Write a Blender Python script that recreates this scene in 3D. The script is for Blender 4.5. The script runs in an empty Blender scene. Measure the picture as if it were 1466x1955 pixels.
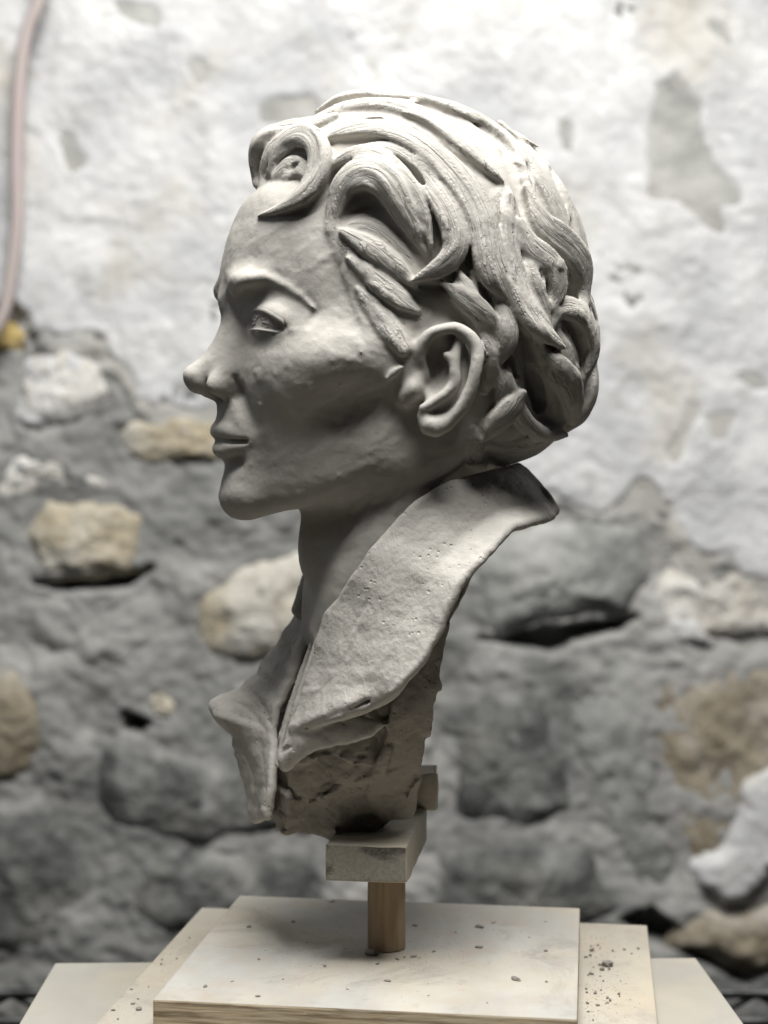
import bpy, bmesh, math, random, time
import numpy as np
from mathutils import Vector, Matrix
T0 = time.time()
random.seed(7); RNG = np.random.default_rng(11)
SC = bpy.context.scene
COL = SC.collection

# ---------------------------------------------------------------- camera, world, lamps, exposure
FPX, CU, CV = 2934.0, 733.0, 977.5            # focal length and centre in photograph pixels
CAM = np.array([0.0, -0.91, 0.282])
PITCH = math.radians(1.4)
FOCUS_DISTANCE = 0.865
cam_data = bpy.data.cameras.new('camera')
cam_data.sensor_fit = 'VERTICAL'; cam_data.sensor_height = 36.0
cam_data.lens = 36.0 * FPX / 1955.0
cam_data.clip_start = 0.02; cam_data.clip_end = 60.0
cam_data.dof.use_dof = True; cam_data.dof.focus_distance = FOCUS_DISTANCE; cam_data.dof.aperture_fstop = 5.2
camera = bpy.data.objects.new('camera', cam_data); COL.objects.link(camera)
camera.location = CAM; camera.rotation_euler = (math.radians(90) - PITCH, 0, 0)
SC.camera = camera

world = bpy.data.worlds.new('World'); SC.world = world; world.use_nodes = True
world.node_tree.nodes['Background'].inputs[0].default_value = (0.92, 0.95, 1.0, 1)
world.node_tree.nodes['Background'].inputs[1].default_value = 0.01

def area_lamp(name, loc, target, sx, sy, power, col):
    d = bpy.data.lights.new(name, 'AREA'); d.shape = 'RECTANGLE'; d.size = sx; d.size_y = sy
    d.energy = power; d.color = col
    o = bpy.data.objects.new(name, d); COL.objects.link(o); o.location = loc
    o.rotation_euler = (Vector(target) - Vector(loc)).to_track_quat('-Z', 'Y').to_euler()
    return o
area_lamp('ceiling_lamp', (0.10, -0.36, 1.72), (0.0, 0.0, 0.30), 0.95, 0.75, 75.0, (1.0, 0.985, 0.958))
area_lamp('fill_light', (-1.7, -0.55, 1.25), (-0.05, 0.0, 0.36), 1.0, 1.0, 3.0, (0.94, 0.97, 1.0))  # unseen soft fill lamp, added to brighten the face from the front left
SC.view_settings.view_transform = 'Standard'; SC.view_settings.look = 'None'
SC.view_settings.gamma = 1.0; SC.view_settings.use_curve_mapping = False
SC.view_settings.exposure = 0.0

# ---------------------------------------------------------------- frames
YAW = math.radians(18.0)
cY, sY = math.cos(YAW), math.sin(YAW)
BO = np.array([0.0015, 0.0, 0.0])
FW = np.array([-cY, -sY, 0.0]); LW = np.array([sY, -cY, 0.0]); UW = np.array([0, 0, 1.0])
RB = np.stack([FW, LW, UW])                     # world -> bust rows
CAM_B = RB @ (CAM - BO)
_up = np.array([0, math.sin(PITCH), math.cos(PITCH)]); _fw = np.array([0, math.cos(PITCH), -math.sin(PITCH)])
def ray_w(px, py):
    px = np.asarray(px, float); py = np.asarray(py, float)
    d = ((px - CU) / FPX)[..., None] * np.array([1.0, 0, 0]) + (-(py - CV) / FPX)[..., None] * _up + _fw
    return d                                    # depth along the optical axis = parameter
def ray_b(px, py):
    return ray_w(px, py) @ RB.T
def on_l(px, py, l):
    """point in the bust frame where the line of sight meets the sagittal plane l"""
    d = ray_b(px, py); t = (np.asarray(l, float) - CAM_B[1]) / d[..., 1]
    return CAM_B + d * t[..., None]
def on_y(px, py, y):
    d = ray_w(px, py); t = (y - CAM[1]) / d[..., 1]
    return CAM + d * t[..., None]
def on_z(px, py, z):
    d = ray_w(px, py); t = (z - CAM[2]) / d[..., 2]
    return CAM + d * t[..., None]
def proj_b(p):
    """bust frame -> photograph pixel"""
    w = np.asarray(p, float) @ RB + BO - CAM
    z = w @ _fw
    return np.stack([CU + FPX * w[..., 0] / z, CV - FPX * (w @ _up) / z], -1)

# ---------------------------------------------------------------- noise
_perm = RNG.permutation(256); _perm = np.concatenate([_perm] * 3).astype(np.int32)
_grad = RNG.normal(size=(256, 3)); _grad /= np.linalg.norm(_grad, axis=1, keepdims=True); _grad = _grad.astype(np.float32)
def noise3(P):
    P = np.asarray(P, np.float32)
    i = np.floor(P).astype(np.int32); f = P - i; i &= 255
    s = f * f * f * (f * (f * 6 - 15) + 10)
    out = 0
    for dx in (0, 1):
        for dy in (0, 1):
            for dz in (0, 1):
                h = _perm[_perm[_perm[(i[..., 0] + dx) & 255] + ((i[..., 1] + dy) & 255)] + ((i[..., 2] + dz) & 255)]
                g = _grad[h]
                v = g[..., 0] * (f[..., 0] - dx) + g[..., 1] * (f[..., 1] - dy) + g[..., 2] * (f[..., 2] - dz)
                w = (s[..., 0] if dx else 1 - s[..., 0]) * (s[..., 1] if dy else 1 - s[..., 1]) * (s[..., 2] if dz else 1 - s[..., 2])
                out = out + v * w
    return out * 1.6
def fbm(P, octaves=4, rough=0.5):
    a, t, o = 1.0, 0.0, 0
    for k in range(octaves):
        o = o + a * noise3(P * (2.03 ** k) + 17.3 * k); t += a; a *= rough
    return o / t

# ---------------------------------------------------------------- scene helpers
def tag(o, label=None, cat=None, group=None, kind=None):
    if label: o['label'] = label
    if cat: o['category'] = cat
    if group: o['group'] = group
    if kind: o['kind'] = kind
    return o
def empty(name, loc=(0, 0, 0), rz=0.0):
    o = bpy.data.objects.new(name, None); COL.objects.link(o); o.location = loc; o.rotation_euler = (0, 0, rz)
    o.empty_display_size = 0.02
    return o
def mesh_np(name, V, F, mat, parent=None, smooth=True, normals=None):
    """V (n,3), F (m,4) or (m,3) arrays -> object"""
    me = bpy.data.meshes.new(name)
    V = np.asarray(V, np.float32); F = np.asarray(F, np.int32)
    me.vertices.add(len(V)); me.vertices.foreach_set('co', V.ravel())
    n, k = F.shape
    me.loops.add(n * k); me.loops.foreach_set('vertex_index', F.ravel())
    me.polygons.add(n); me.polygons.foreach_set('loop_start', np.arange(0, n * k, k, dtype=np.int32))
    me.update(calc_edges=True)
    me.polygons.foreach_set('use_smooth', np.full(n, smooth))
    if normals is not None:
        me.normals_split_custom_set_from_vertices([tuple(x) for x in normals])
    me.materials.append(mat)
    o = bpy.data.objects.new(name, me); COL.objects.link(o); o.parent = parent
    return o
def bm_obj(name, bm, mat, parent=None, smooth=False):
    me = bpy.data.meshes.new(name); bm.to_mesh(me); bm.free(); me.materials.append(mat)
    if smooth: me.polygons.foreach_set('use_smooth', np.full(len(me.polygons), True))
    o = bpy.data.objects.new(name, me); COL.objects.link(o); o.parent = parent
    return o

# ---------------------------------------------------------------- materials
class NT:
    def __init__(s, name):
        s.m = bpy.data.materials.new(name); s.m.use_nodes = True; s.t = s.m.node_tree; s.n = s.t.nodes; s.l = s.t.links
        s.b = s.n['Principled BSDF']
        s.tc = s.n.new('ShaderNodeTexCoord')
    def noise(s, scale, detail=4, rough=0.5, dist=0.0, stretch=None, src='Object'):
        n = s.n.new('ShaderNodeTexNoise'); n.inputs['Scale'].default_value = scale; n.inputs['Detail'].default_value = detail
        n.inputs['Roughness'].default_value = rough; n.inputs['Distortion'].default_value = dist
        if stretch:
            mp = s.n.new('ShaderNodeMapping'); mp.inputs['Scale'].default_value = stretch
            s.l.new(s.tc.outputs[src], mp.inputs[0]); s.l.new(mp.outputs[0], n.inputs[0])
        else: s.l.new(s.tc.outputs[src], n.inputs[0])
        return n.outputs['Fac']
    def vor(s, scale, feature='F1', src='Object'):
        n = s.n.new('ShaderNodeTexVoronoi'); n.inputs['Scale'].default_value = scale; n.feature = feature
        s.l.new(s.tc.outputs[src], n.inputs[0]); return n.outputs['Distance']
    def ramp(s, fac, stops):
        r = s.n.new('ShaderNodeValToRGB'); e = r.color_ramp.elements
        while len(e) < len(stops): e.new(0.5)
        for k, (p, c) in enumerate(stops):
            e[k].position = p; e[k].color = (c, c, c, 1) if not isinstance(c, tuple) else c + (1,)
        s.l.new(fac, r.inputs[0]); return r.outputs[0]
    def mix(s, fac, a, b, mode='MIX'):
        m = s.n.new('ShaderNodeMix'); m.data_type = 'RGBA'; m.blend_type = mode
        for inp, v in ((m.inputs[0], fac), (m.inputs[6], a), (m.inputs[7], b)):
            if isinstance(v, (int, float)): inp.default_value = v
            elif isinstance(v, tuple): inp.default_value = v + (1,)
            else: s.l.new(v, inp)
        return m.outputs[2]
    def bump(s, h, dist, strength=1.0, prev=None):
        b = s.n.new('ShaderNodeBump'); b.inputs['Distance'].default_value = dist; b.inputs['Strength'].default_value = strength
        s.l.new(h, b.inputs['Height'])
        if prev is not None: s.l.new(prev, b.inputs['Normal'])
        return b.outputs[0]
    def done(s, col, rough=0.8, normal=None, spec=0.3):
        if isinstance(col, tuple): s.b.inputs['Base Color'].default_value = col + (1,)
        else: s.l.new(col, s.b.inputs['Base Color'])
        if isinstance(rough, (int, float)): s.b.inputs['Roughness'].default_value = rough
        else: s.l.new(rough, s.b.inputs['Roughness'])
        s.b.inputs['Specular IOR Level'].default_value = spec
        if normal is not None: s.l.new(normal, s.b.inputs['Normal'])
        return s.m
def clay(name, grain, pits=0.0, tone=(0.445, 0.426, 0.39), comb=False):
    t = NT(name)
    a = t.noise(22, 5, 0.6); b = t.noise(140, 4, 0.6)
    dk = tuple(c * 0.76 for c in tone); lt = tuple(min(1, c * 1.12) for c in tone)
    c = t.mix(t.ramp(a, [(0.35, 0.0), (0.68, 1.0)]), dk, lt)
    c = t.mix(t.ramp(b, [(0.45, 0.0), (0.75, 0.22)]), c, (0.40, 0.365, 0.32))
    n = t.bump(t.noise(420, 5, 0.65), 0.0006 * grain, 0.7)
    n = t.bump(t.noise(130, 4, 0.55, 0.6, (1, 1, 0.45)), 0.0011 * grain, 0.6, n)
    if comb:                                             # comb and finger marks that run along each lock
        at = t.n.new('ShaderNodeAttribute'); at.attribute_name = 'flow'
        for sc_, dst, stg in (((480, 24, 1), 0.0016, 1.0), ((1300, 50, 1), 0.0008, 0.9)):
            mp = t.n.new('ShaderNodeMapping'); mp.inputs['Scale'].default_value = sc_
            nz = t.n.new('ShaderNodeTexNoise'); nz.inputs['Scale'].default_value = 1.0; nz.inputs['Detail'].default_value = 3
            t.l.new(at.outputs['Vector'], mp.inputs[0]); t.l.new(mp.outputs[0], nz.inputs[0])
            n = t.bump(nz.outputs['Fac'], dst, stg, n)
            mk_ = t.n.new('ShaderNodeAttribute'); mk_.attribute_name = 'comb'
            ml = t.n.new('ShaderNodeMath'); ml.operation = 'MULTIPLY'; ml.inputs[1].default_value = stg
            t.l.new(mk_.outputs['Fac'], ml.inputs[0]); t.l.new(ml.outputs[0], n.node.inputs['Strength'])
    if pits:
        p = t.ramp(t.vor(230), [(0.10, 0.0), (0.24, 1.0)])
        msk = t.ramp(t.noise(30, 3), [(0.52, 0.0), (0.62, 1.0)])
        pm = t.mix(msk, (1.0, 1.0, 1.0), p)
        n = t.bump(pm, 0.0012 * pits, 0.8, n)
    return t.done(c, t.ramp(a, [(0.3, 0.62), (0.7, 0.8)]), n, 0.28)
# ---------------------------------------------------------------- the sculpture, modelled as a distance field in the bust frame (f forward, l her left, u up; metres)
H = 0.0011
LO = np.array([-0.160, -0.1014, 0.062]); HI = np.array([0.140, 0.1014, 0.524])
NL = 2 * int(round((HI[1]) / H))                 # even: symmetric about l = 0
LO[1] = -(NL / 2 - 0.5) * H
NX = int((HI[0] - LO[0]) / H); NU = int((HI[2] - LO[2]) / H)
AX = [(LO[0] + H * np.arange(NX)).astype(np.float32), (LO[1] + H * np.arange(NL)).astype(np.float32), (LO[2] + H * np.arange(NU)).astype(np.float32)]
D = np.full((NX, NL, NU), 0.05, np.float32)
ID = np.zeros((NX, NL, NU), np.int16)
FB = np.zeros((NX, NL, NU), np.float16); FT = np.zeros((NX, NL, NU), np.float16)     # flow along locks: sideways and lengthwise, mm
def region(lo, hi, half=False):
    s = []
    for k in range(3):
        a = max(0, int(math.floor((lo[k] - LO[k]) / H))); b = min(D.shape[k], int(math.ceil((hi[k] - LO[k]) / H)) + 1)
        if b <= a: return None, None
        s.append(slice(a, b))
    X = AX[0][s[0]][:, None, None]; Y = AX[1][s[1]][None, :, None]; Z = AX[2][s[2]][None, None, :]
    return tuple(s), (X, Y, Z)
def smin(a, b, k):
    if k <= 0: return np.minimum(a, b)
    h = np.maximum(k - np.abs(a - b), 0) / k
    return np.minimum(a, b) - h * h * (k * 0.25)
def smax(a, b, k): return -smin(-a, -b, k)
def put(s, d, k, ident=None):
    if ident is not None: ID[s] = np.where(d < D[s], ident, ID[s])
    D[s] = smin(D[s], d, k)
def cut(s, d, k): D[s] = smax(D[s], -d, k)
def ell_d(X, Y, Z, c, r, R=None):
    x, y, z = X - c[0], Y - c[1], Z - c[2]
    if R is not None:
        x, y, z = (R[0, 0] * x + R[0, 1] * y + R[0, 2] * z, R[1, 0] * x + R[1, 1] * y + R[1, 2] * z, R[2, 0] * x + R[2, 1] * y + R[2, 2] * z)
    k0 = np.sqrt((x / r[0]) ** 2 + (y / r[1]) ** 2 + (z / r[2]) ** 2)
    k1 = np.sqrt((x / r[0] ** 2) ** 2 + (y / r[1] ** 2) ** 2 + (z / r[2] ** 2) ** 2)
    return k0 * (k0 - 1) / np.maximum(k1, 1e-6)
def rot(deg, axis): return np.array(Matrix.Rotation(math.radians(deg), 3, axis))
def ell(c, r, k=0.006, ident=None, R=None, sub=False, sym=True):
    """ellipsoid; millimetres; sym adds the mirror image across l = 0"""
    c = np.array(c, float) / 1000; r = np.array(r, float) / 1000; m = max(r) + k + 0.004
    for sg in ((1, -1) if sym and abs(c[1]) > 1e-6 else (1,)):
        cc = c * np.array([1, sg, 1])
        s, g = region(cc - m, cc + m)
        if s is None: continue
        X, Y, Z = g
        if sg < 0: d = ell_d(X, -Y, Z, c, r, R)
        else: d = ell_d(X, Y, Z, c, r, R)
        (cut(s, d, k) if sub else put(s, d, k, ident))
def spline(P, n):
    P = np.asarray(P, float)
    if len(P) == 2: return P[0] + (P[1] - P[0]) * np.linspace(0, 1, n)[:, None]
    Q = np.vstack([2 * P[0] - P[1], P, 2 * P[-1] - P[-2]])
    seg = np.linalg.norm(np.diff(P[:, :3] if P.shape[1] > 2 else P, axis=0), axis=1) ** 0.5
    t = np.concatenate([[0], np.cumsum(seg)]); out = []
    for x in np.linspace(0, t[-1], n):
        i = min(len(seg) - 1, np.searchsorted(t, x, 'right') - 1); i = max(i, 0); f = (x - t[i]) / seg[i]
        a, b, c, d = Q[i], Q[i + 1], Q[i + 2], Q[i + 3]
        out.append(0.5 * (2 * b + (c - a) * f + (2 * a - 5 * b + 4 * c - d) * f * f + (3 * b - a - 3 * c + d) * f ** 3))
    return np.array(out)
def tube(P, k=0.003, ident=None, sub=False, sym=True, flat=None, n=None):
    """round tube through points (f,l,u,r) in mm; mirrored when sym"""
    P = np.asarray(P, float) / 1000
    L = np.sum(np.linalg.norm(np.diff(P[:, :3], axis=0), axis=1))
    S = spline(P, n or max(6, int(L / max(0.0008, P[:, 3].min() * 0.5))))
    for sg in ((1, -1) if sym else (1,)):
        C = S[:, :3] * np.array([1, sg, 1]); r = S[:, 3]; m = r.max() + k + 0.003
        s, g = region(C.min(0) - m, C.max(0) + m)
        if s is None: continue
        X, Y, Z = g
        d = np.full(D[s].shape, 1.0, np.float32)
        for i in range(len(C) - 1):
            a, b = C[i], C[i + 1]; ab = b - a; q = max(1e-12, ab @ ab)
            h = np.clip(((X - a[0]) * ab[0] + (Y - a[1]) * ab[1] + (Z - a[2]) * ab[2]) / q, 0, 1)
            dd = np.sqrt((X - a[0] - ab[0] * h) ** 2 + (Y - a[1] - ab[1] * h) ** 2 + (Z - a[2] - ab[2] * h) ** 2) - (r[i] + (r[i + 1] - r[i]) * h)
            np.minimum(d, dd, out=d)
        (cut(s, d, k) if sub else put(s, d, k, ident))
def sample(F, P):
    """trilinear"""
    q = (np.asarray(P) - LO) / H
    q = np.clip(q, 0.001, np.array(F.shape) - 1.01); i = q.astype(int); f = q - i; o = 0
    for a in (0, 1):
        for b in (0, 1):
            for c in (0, 1):
                w = (f[..., 0] if a else 1 - f[..., 0]) * (f[..., 1] if b else 1 - f[..., 1]) * (f[..., 2] if c else 1 - f[..., 2])
                o = o + w * F[i[..., 0] + a, i[..., 1] + b, i[..., 2] + c]
    return o
def grad(F, P, e=0.003):
    g = np.stack([sample(F, P + e * np.eye(3)[k]) - sample(F, P - e * np.eye(3)[k]) for k in range(3)], -1)
    return g / np.maximum(np.linalg.norm(g, axis=-1, keepdims=True), 1e-9)
def hit(F, px, py):
    """where lines of sight meet the surface F < 0 (nearest approach when they miss)"""
    d = ray_b(px, py); n = len(d); t = np.full(n, 0.70); best = np.full(n, 9.0); tb = t.copy(); done = np.zeros(n, bool)
    for _ in range(220):
        v = sample(F, CAM_B + d * t[:, None])
        better = (v < best) & ~done; best = np.where(better, v, best); tb = np.where(better, t, tb)
        done |= v < 0.0002
        if done.all() or (t[~done] > 1.12).all(): break
        t = np.where(done, t, t + np.clip(np.abs(v) * 0.7, 0.0006, 0.02))
    return CAM_B + d * tb[:, None], tb
def cut_px(F, pts, r, depth=0.0, k=0.003, stretch=None):
    """dig a hollow along pixels on surface F; pts (px,py,radius px)"""
    pts = np.asarray(pts, float)
    n = max(2, int(np.sum(np.linalg.norm(np.diff(pts[:, :2], axis=0), axis=1)) / 6)) if len(pts) > 1 else 1
    S = spline(pts, n) if len(pts) > 1 else pts
    C, t = hit(F, S[:, 0], S[:, 1]); N = grad(F, C); w = S[:, 2] * t / FPX * r
    C = C - N * depth / 1000
    P = np.concatenate([C * 1000, w[:, None] * 1000], 1)
    if len(P) == 1: P = np.vstack([P, P + 0.01])
    tube(P, k, None, True, False, n=len(P))
STROKE = {}
def lock(F, pts, ident, th=0.55, lift=0.0, strands=4, amp=0.45, k=0.0022, lmode=None, mirror=False, tilt=0.0, dp=4.0, skew=0.0, thmin=0.0016):
    """a swept flattened lock of clay. pts: (px, py, half width px[, lift mm]) lying on surface F, or with lmode on given planes l"""
    pts = np.array([list(p) + [lift] * (4 - len(p)) for p in pts], float)
    L = np.sum(np.linalg.norm(np.diff(pts[:, :2], axis=0), axis=1)); n = max(8, int(L / 5))
    S = spline(pts, n)
    if lmode is None:
        C, t = hit(F, S[:, 0], S[:, 1])
        for _ in range(10): C[1:-1] = (C[:-2] + 2 * C[1:-1] + C[2:]) / 4
        N = grad(F, C, 0.006)
    else:
        lv = np.interp(np.linspace(0, 1, n), np.linspace(0, 1, len(lmode)), lmode) / 1000
        C = on_l(S[:, 0], S[:, 1], lv); t = (C - CAM_B) @ (RB @ _fw); N = np.tile([0.0, 1.0, 0.0], (n, 1))
    W = np.maximum(S[:, 2] * t / FPX, 0.0006)
    DP = S[:, 3] / 1000 + dp / 1000 * np.clip(W / (0.75 * W.max()), 0.15, 1) if lmode is None else None
    lock3(C + N * S[:, 3:4] / 1000, N.copy(), W, ident, th, strands, amp, k, tilt, DP, skew, thmin)
    if mirror:
        m = np.array([1, -1, 1]); lock3((C + N * S[:, 3:4] / 1000) * m, N * m, W, mirror, th, strands, amp, k, tilt, DP, -skew)
def lock3(C, N, W, ident, th=0.55, strands=4, amp=0.45, k=0.0022, tilt=0.0, deep=None, skew=0.0, thmin=0.0016):
    n = len(C)
    for _ in range(8):
        N[1:-1] = (N[:-2] + N[1:-1] + N[2:]) / 3
    T = np.gradient(C, axis=0); T /= np.maximum(np.linalg.norm(T, axis=1, keepdims=True), 1e-9)
    N = N - T * np.sum(N * T, 1, keepdims=True); N /= np.maximum(np.linalg.norm(N, axis=1, keepdims=True), 1e-9)
    B = np.cross(T, N)
    if tilt:
        ct, st = math.cos(math.radians(tilt)), math.sin(math.radians(tilt))
        N, B = N * ct + B * st, B * ct - N * st
    TH = np.maximum(W * th, thmin)
    m = max(W.max(), TH.max()) + k + 0.003
    s, g = region(C.min(0) - m, C.max(0) + m)
    if s is None: return
    shp = D[s].shape
    X, Y, Z = (v.ravel().astype(np.float32) for v in g); org = np.array([X[0], Y[0], Z[0]])
    Cf = C.astype(np.float32)
    bestv = np.full(shp, 9.0, np.float32); biv = np.zeros(shp, np.int32)
    CH = 5
    for i0 in range(0, n, CH):
        cc = Cf[i0:i0 + CH]; mm = max(W[i0:i0 + CH].max(), TH[i0:i0 + CH].max(), 0.0 if deep is None else deep[i0:i0 + CH].max()) + k + 0.004
        a_ = np.clip(((cc.min(0) - mm - org) / H).astype(int), 0, shp); b_ = np.clip(((cc.max(0) + mm - org) / H).astype(int) + 2, 0, shp)
        ss = tuple(slice(a_[q], b_[q]) for q in range(3))
        bb = bestv[ss]; ii = biv[ss]
        if bb.size == 0: continue
        for i in range(i0, min(n, i0 + CH)):
            dd = ((X[ss[0]] - Cf[i, 0]) ** 2)[:, None, None] + ((Y[ss[1]] - Cf[i, 1]) ** 2)[None, :, None] + ((Z[ss[2]] - Cf[i, 2]) ** 2)[None, None, :]
            m_ = dd < bb; bb[m_] = dd[m_]; ii[m_] = i
    idx = np.nonzero((bestv.reshape(-1) < 8))[0]
    bi = biv.reshape(-1)[idx]
    i3 = np.unravel_index(idx, shp); P = np.stack([X[i3[0]], Y[i3[1]], Z[i3[2]]], -1)
    Tf, Nf, Bf = T.astype(np.float32), N.astype(np.float32), B.astype(np.float32)
    fi = bi.astype(np.float32); ds = np.maximum(np.linalg.norm(np.gradient(C, axis=0), axis=1), 1e-5).astype(np.float32)
    for _ in range(2):                                   # continuous foot point on the line
        i0 = np.minimum(fi.astype(np.int32), n - 2); fr = (fi - i0)[:, None]
        q = P - (Cf[i0] * (1 - fr) + Cf[i0 + 1] * fr)
        fi = np.clip(fi + np.einsum('ij,ij->i', q, Tf[bi]) / ds[bi], 0, n - 1.001)
    i0 = np.minimum(fi.astype(np.int32), n - 2); fr = (fi - i0)[:, None]
    q = P - (Cf[i0] * (1 - fr) + Cf[i0 + 1] * fr); fr1 = fr[:, 0]
    lerp = lambda A_: A_[i0] * (1 - fr) + A_[i0 + 1] * fr
    Wf, THf = W.astype(np.float32), TH.astype(np.float32)
    w = Wf[i0] * (1 - fr1) + Wf[i0 + 1] * fr1; th_ = THf[i0] * (1 - fr1) + THf[i0 + 1] * fr1
    b = np.einsum('ij,ij->i', q, lerp(Bf)); nn = np.einsum('ij,ij->i', q, lerp(Nf)); tt = np.einsum('ij,ij->i', q, lerp(Tf))
    tt = np.where((fi <= 0.01) | (fi >= n - 1.02), tt, 0)
    rt = np.minimum(w, 0.006)
    if deep is not None: th_ = np.where(nn < 0, np.maximum(th_, (deep.astype(np.float32)[i0] * (1 - fr1) + deep.astype(np.float32)[i0 + 1] * fr1)), th_)
    b0 = b
    if skew: b = b - skew * w * np.clip(nn / th_, -0.3, 1.2)
    pw = 1.9
    ab, an, at = np.abs(b) / w, np.abs(nn) / th_, np.abs(tt) / rt
    k0 = (ab ** pw + an ** pw + at ** pw) ** (1 / pw)
    k1 = np.maximum(k0, 1e-3) ** (1 - pw) * np.sqrt((ab ** (pw - 1) / w) ** 2 + (an ** (pw - 1) / th_) ** 2 + (at ** (pw - 1) / rt) ** 2)
    d = (k0 - 1) / np.maximum(k1, 20.0)
    if amp:
        u = b / w; tv = fi / n
        ph = RNG.uniform(0, 9)
        arc = tv * n * 5 * 0.0003
        wob = 0.22 * np.sin(tv * 5 + ph) + 0.1 * np.sin(tv * 13 + 2 * ph)
        z0 = np.full_like(u, ph)
        na = noise3(np.stack([b0 / 0.0062 + wob * 2 + ph, arc * 14 + ph, z0], -1))
        nb = noise3(np.stack([b0 / 0.0038 + wob * 3 + ph, arc * 20, z0 + 5], -1))
        nz = 0.9 * na + 0.6 * nb
        d = d - (amp / 1000) * nz * np.clip(nn / th_ + 0.5, 0, 1) * np.clip(w / 0.005, 0.2, 1)
    full = np.full(shp, 1.0, np.float32).reshape(-1); full[idx] = d
    fb_ = np.zeros(full.shape, np.float16); fb_[idx] = b0 * 1000; ft_ = np.zeros(full.shape, np.float16); ft_[idx] = (np.concatenate([[0], np.cumsum(np.linalg.norm(np.diff(C, axis=0), axis=1))]) * 1000)[i0]
    win = full.reshape(shp) < D[s] + 0.0008
    FB[s] = np.where(win, fb_.reshape(shp), FB[s]); FT[s] = np.where(win, ft_.reshape(shp), FT[s])
    put(s, full.reshape(shp), k, ident)
def sheet(E1, E2, thick, ident, k=0.004, bulge=0.0, side=1, wobble=0.0):
    """slab of clay between two edge lines (px,py,l mm); returns nothing"""
    n = 90; A = spline(E1, n); Bq = spline(E2, n)
    if wobble:
        for Q, sd in ((A, 3.0), (Bq, 8.0)):
            j = np.stack([np.arange(n) * 0.16, np.full(n, sd), Q[:, 0] * 0.01], 1); Q[:, 0] += 5 * fbm(j, 3); Q[:, 1] += 5 * fbm(j + 20, 3)
    A = on_l(A[:, 0], A[:, 1], A[:, 2] / 1000); Bq = on_l(Bq[:, 0], Bq[:, 1], Bq[:, 2] / 1000)
    sheet3(A, Bq, thick, ident, k, bulge, side, wobble)
def sheet3(A, Bq, thick, ident, k=0.004, bulge=0.0, side=1, wobble=0.0):
    m = int(np.max(np.linalg.norm(A - Bq, axis=1)) / 0.002) + 2; n2 = int(max(np.sum(np.linalg.norm(np.diff(A, axis=0), axis=1)), np.sum(np.linalg.norm(np.diff(Bq, axis=0), axis=1))) / 0.002) + 2
    A = spline(A, n2); Bq = spline(Bq, n2)
    v = np.linspace(0, 1, m)[None, :, None]
    G = A[:, None] * (1 - v) + Bq[:, None] * v
    du = np.gradient(G, axis=0); dv = np.gradient(G, axis=1); nn = np.cross(du, dv); nn /= np.maximum(np.linalg.norm(nn, axis=-1, keepdims=True), 1e-9)
    sg = np.sign(np.mean(nn[..., 1])) * side; nn = nn * sg
    G = G + nn * (bulge / 1000) * np.sin(np.pi * v)
    if wobble: G = G + nn * (wobble / 1000) * fbm(G * 45, 3)[..., None]
    P = G.reshape(-1, 3); r = thick / 1000
    lo = P.min(0) - r - k - 0.004; hi = P.max(0) + r + k + 0.004
    s, g = region(lo, hi); d = np.full(D[s].shape, 0.05, np.float32)
    X, Y, Z = (a.ravel() for a in g); o = np.array([X[0], Y[0], Z[0]]); R = r + k + 0.003
    for p in P:
        a = np.maximum(((p - R - o) / H).astype(int), 0); b = ((p + R - o) / H).astype(int) + 2
        ss = tuple(slice(a[q], max(a[q], b[q])) for q in range(3))
        sub = d[ss]
        if sub.size == 0: continue
        dd = np.sqrt(((X[ss[0]] - p[0]) ** 2)[:, None, None] + ((Y[ss[1]] - p[1]) ** 2)[None, :, None] + ((Z[ss[2]] - p[2]) ** 2)[None, None, :]) - r
        np.minimum(sub, dd, out=sub)
    put(s, d, k, ident)

def soften(lo, hi, vox):
    """gaussian smoothing of the field in a box, faded out towards its walls"""
    s, g = region(lo, hi); A = D[s].copy(); r = int(vox * 3); kk = np.exp(-0.5 * (np.arange(-r, r + 1) / vox) ** 2); kk /= kk.sum(); B = A
    for ax in range(3):
        pad = [(0, 0)] * 3; pad[ax] = (r, r); Q = np.pad(B, pad, mode='edge'); n = B.shape[ax]; out = np.zeros_like(B)
        for i, w in enumerate(kk):
            sl = [slice(None)] * 3; sl[ax] = slice(i, i + n); out += np.float32(w) * Q[tuple(sl)]
        B = out
    m = 1.0
    for a, (p, q) in zip(g, zip(lo, hi)): m = m * np.clip(np.minimum(a - p, q - a) / 0.012, 0, 1)
    D[s] = A + (B - A) * m.astype(np.float32)

# ---- labels of the pieces of the sculpture
FACE, NECK, EAR, EAR2, EYE, EYE2, BROW, BROW2, LIPS, HAIR, TORSO, COLLAR, FARCOLLAR, PLACKET, SHIRT, NOSE = range(1, 17)
LOCK0 = 100

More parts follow.
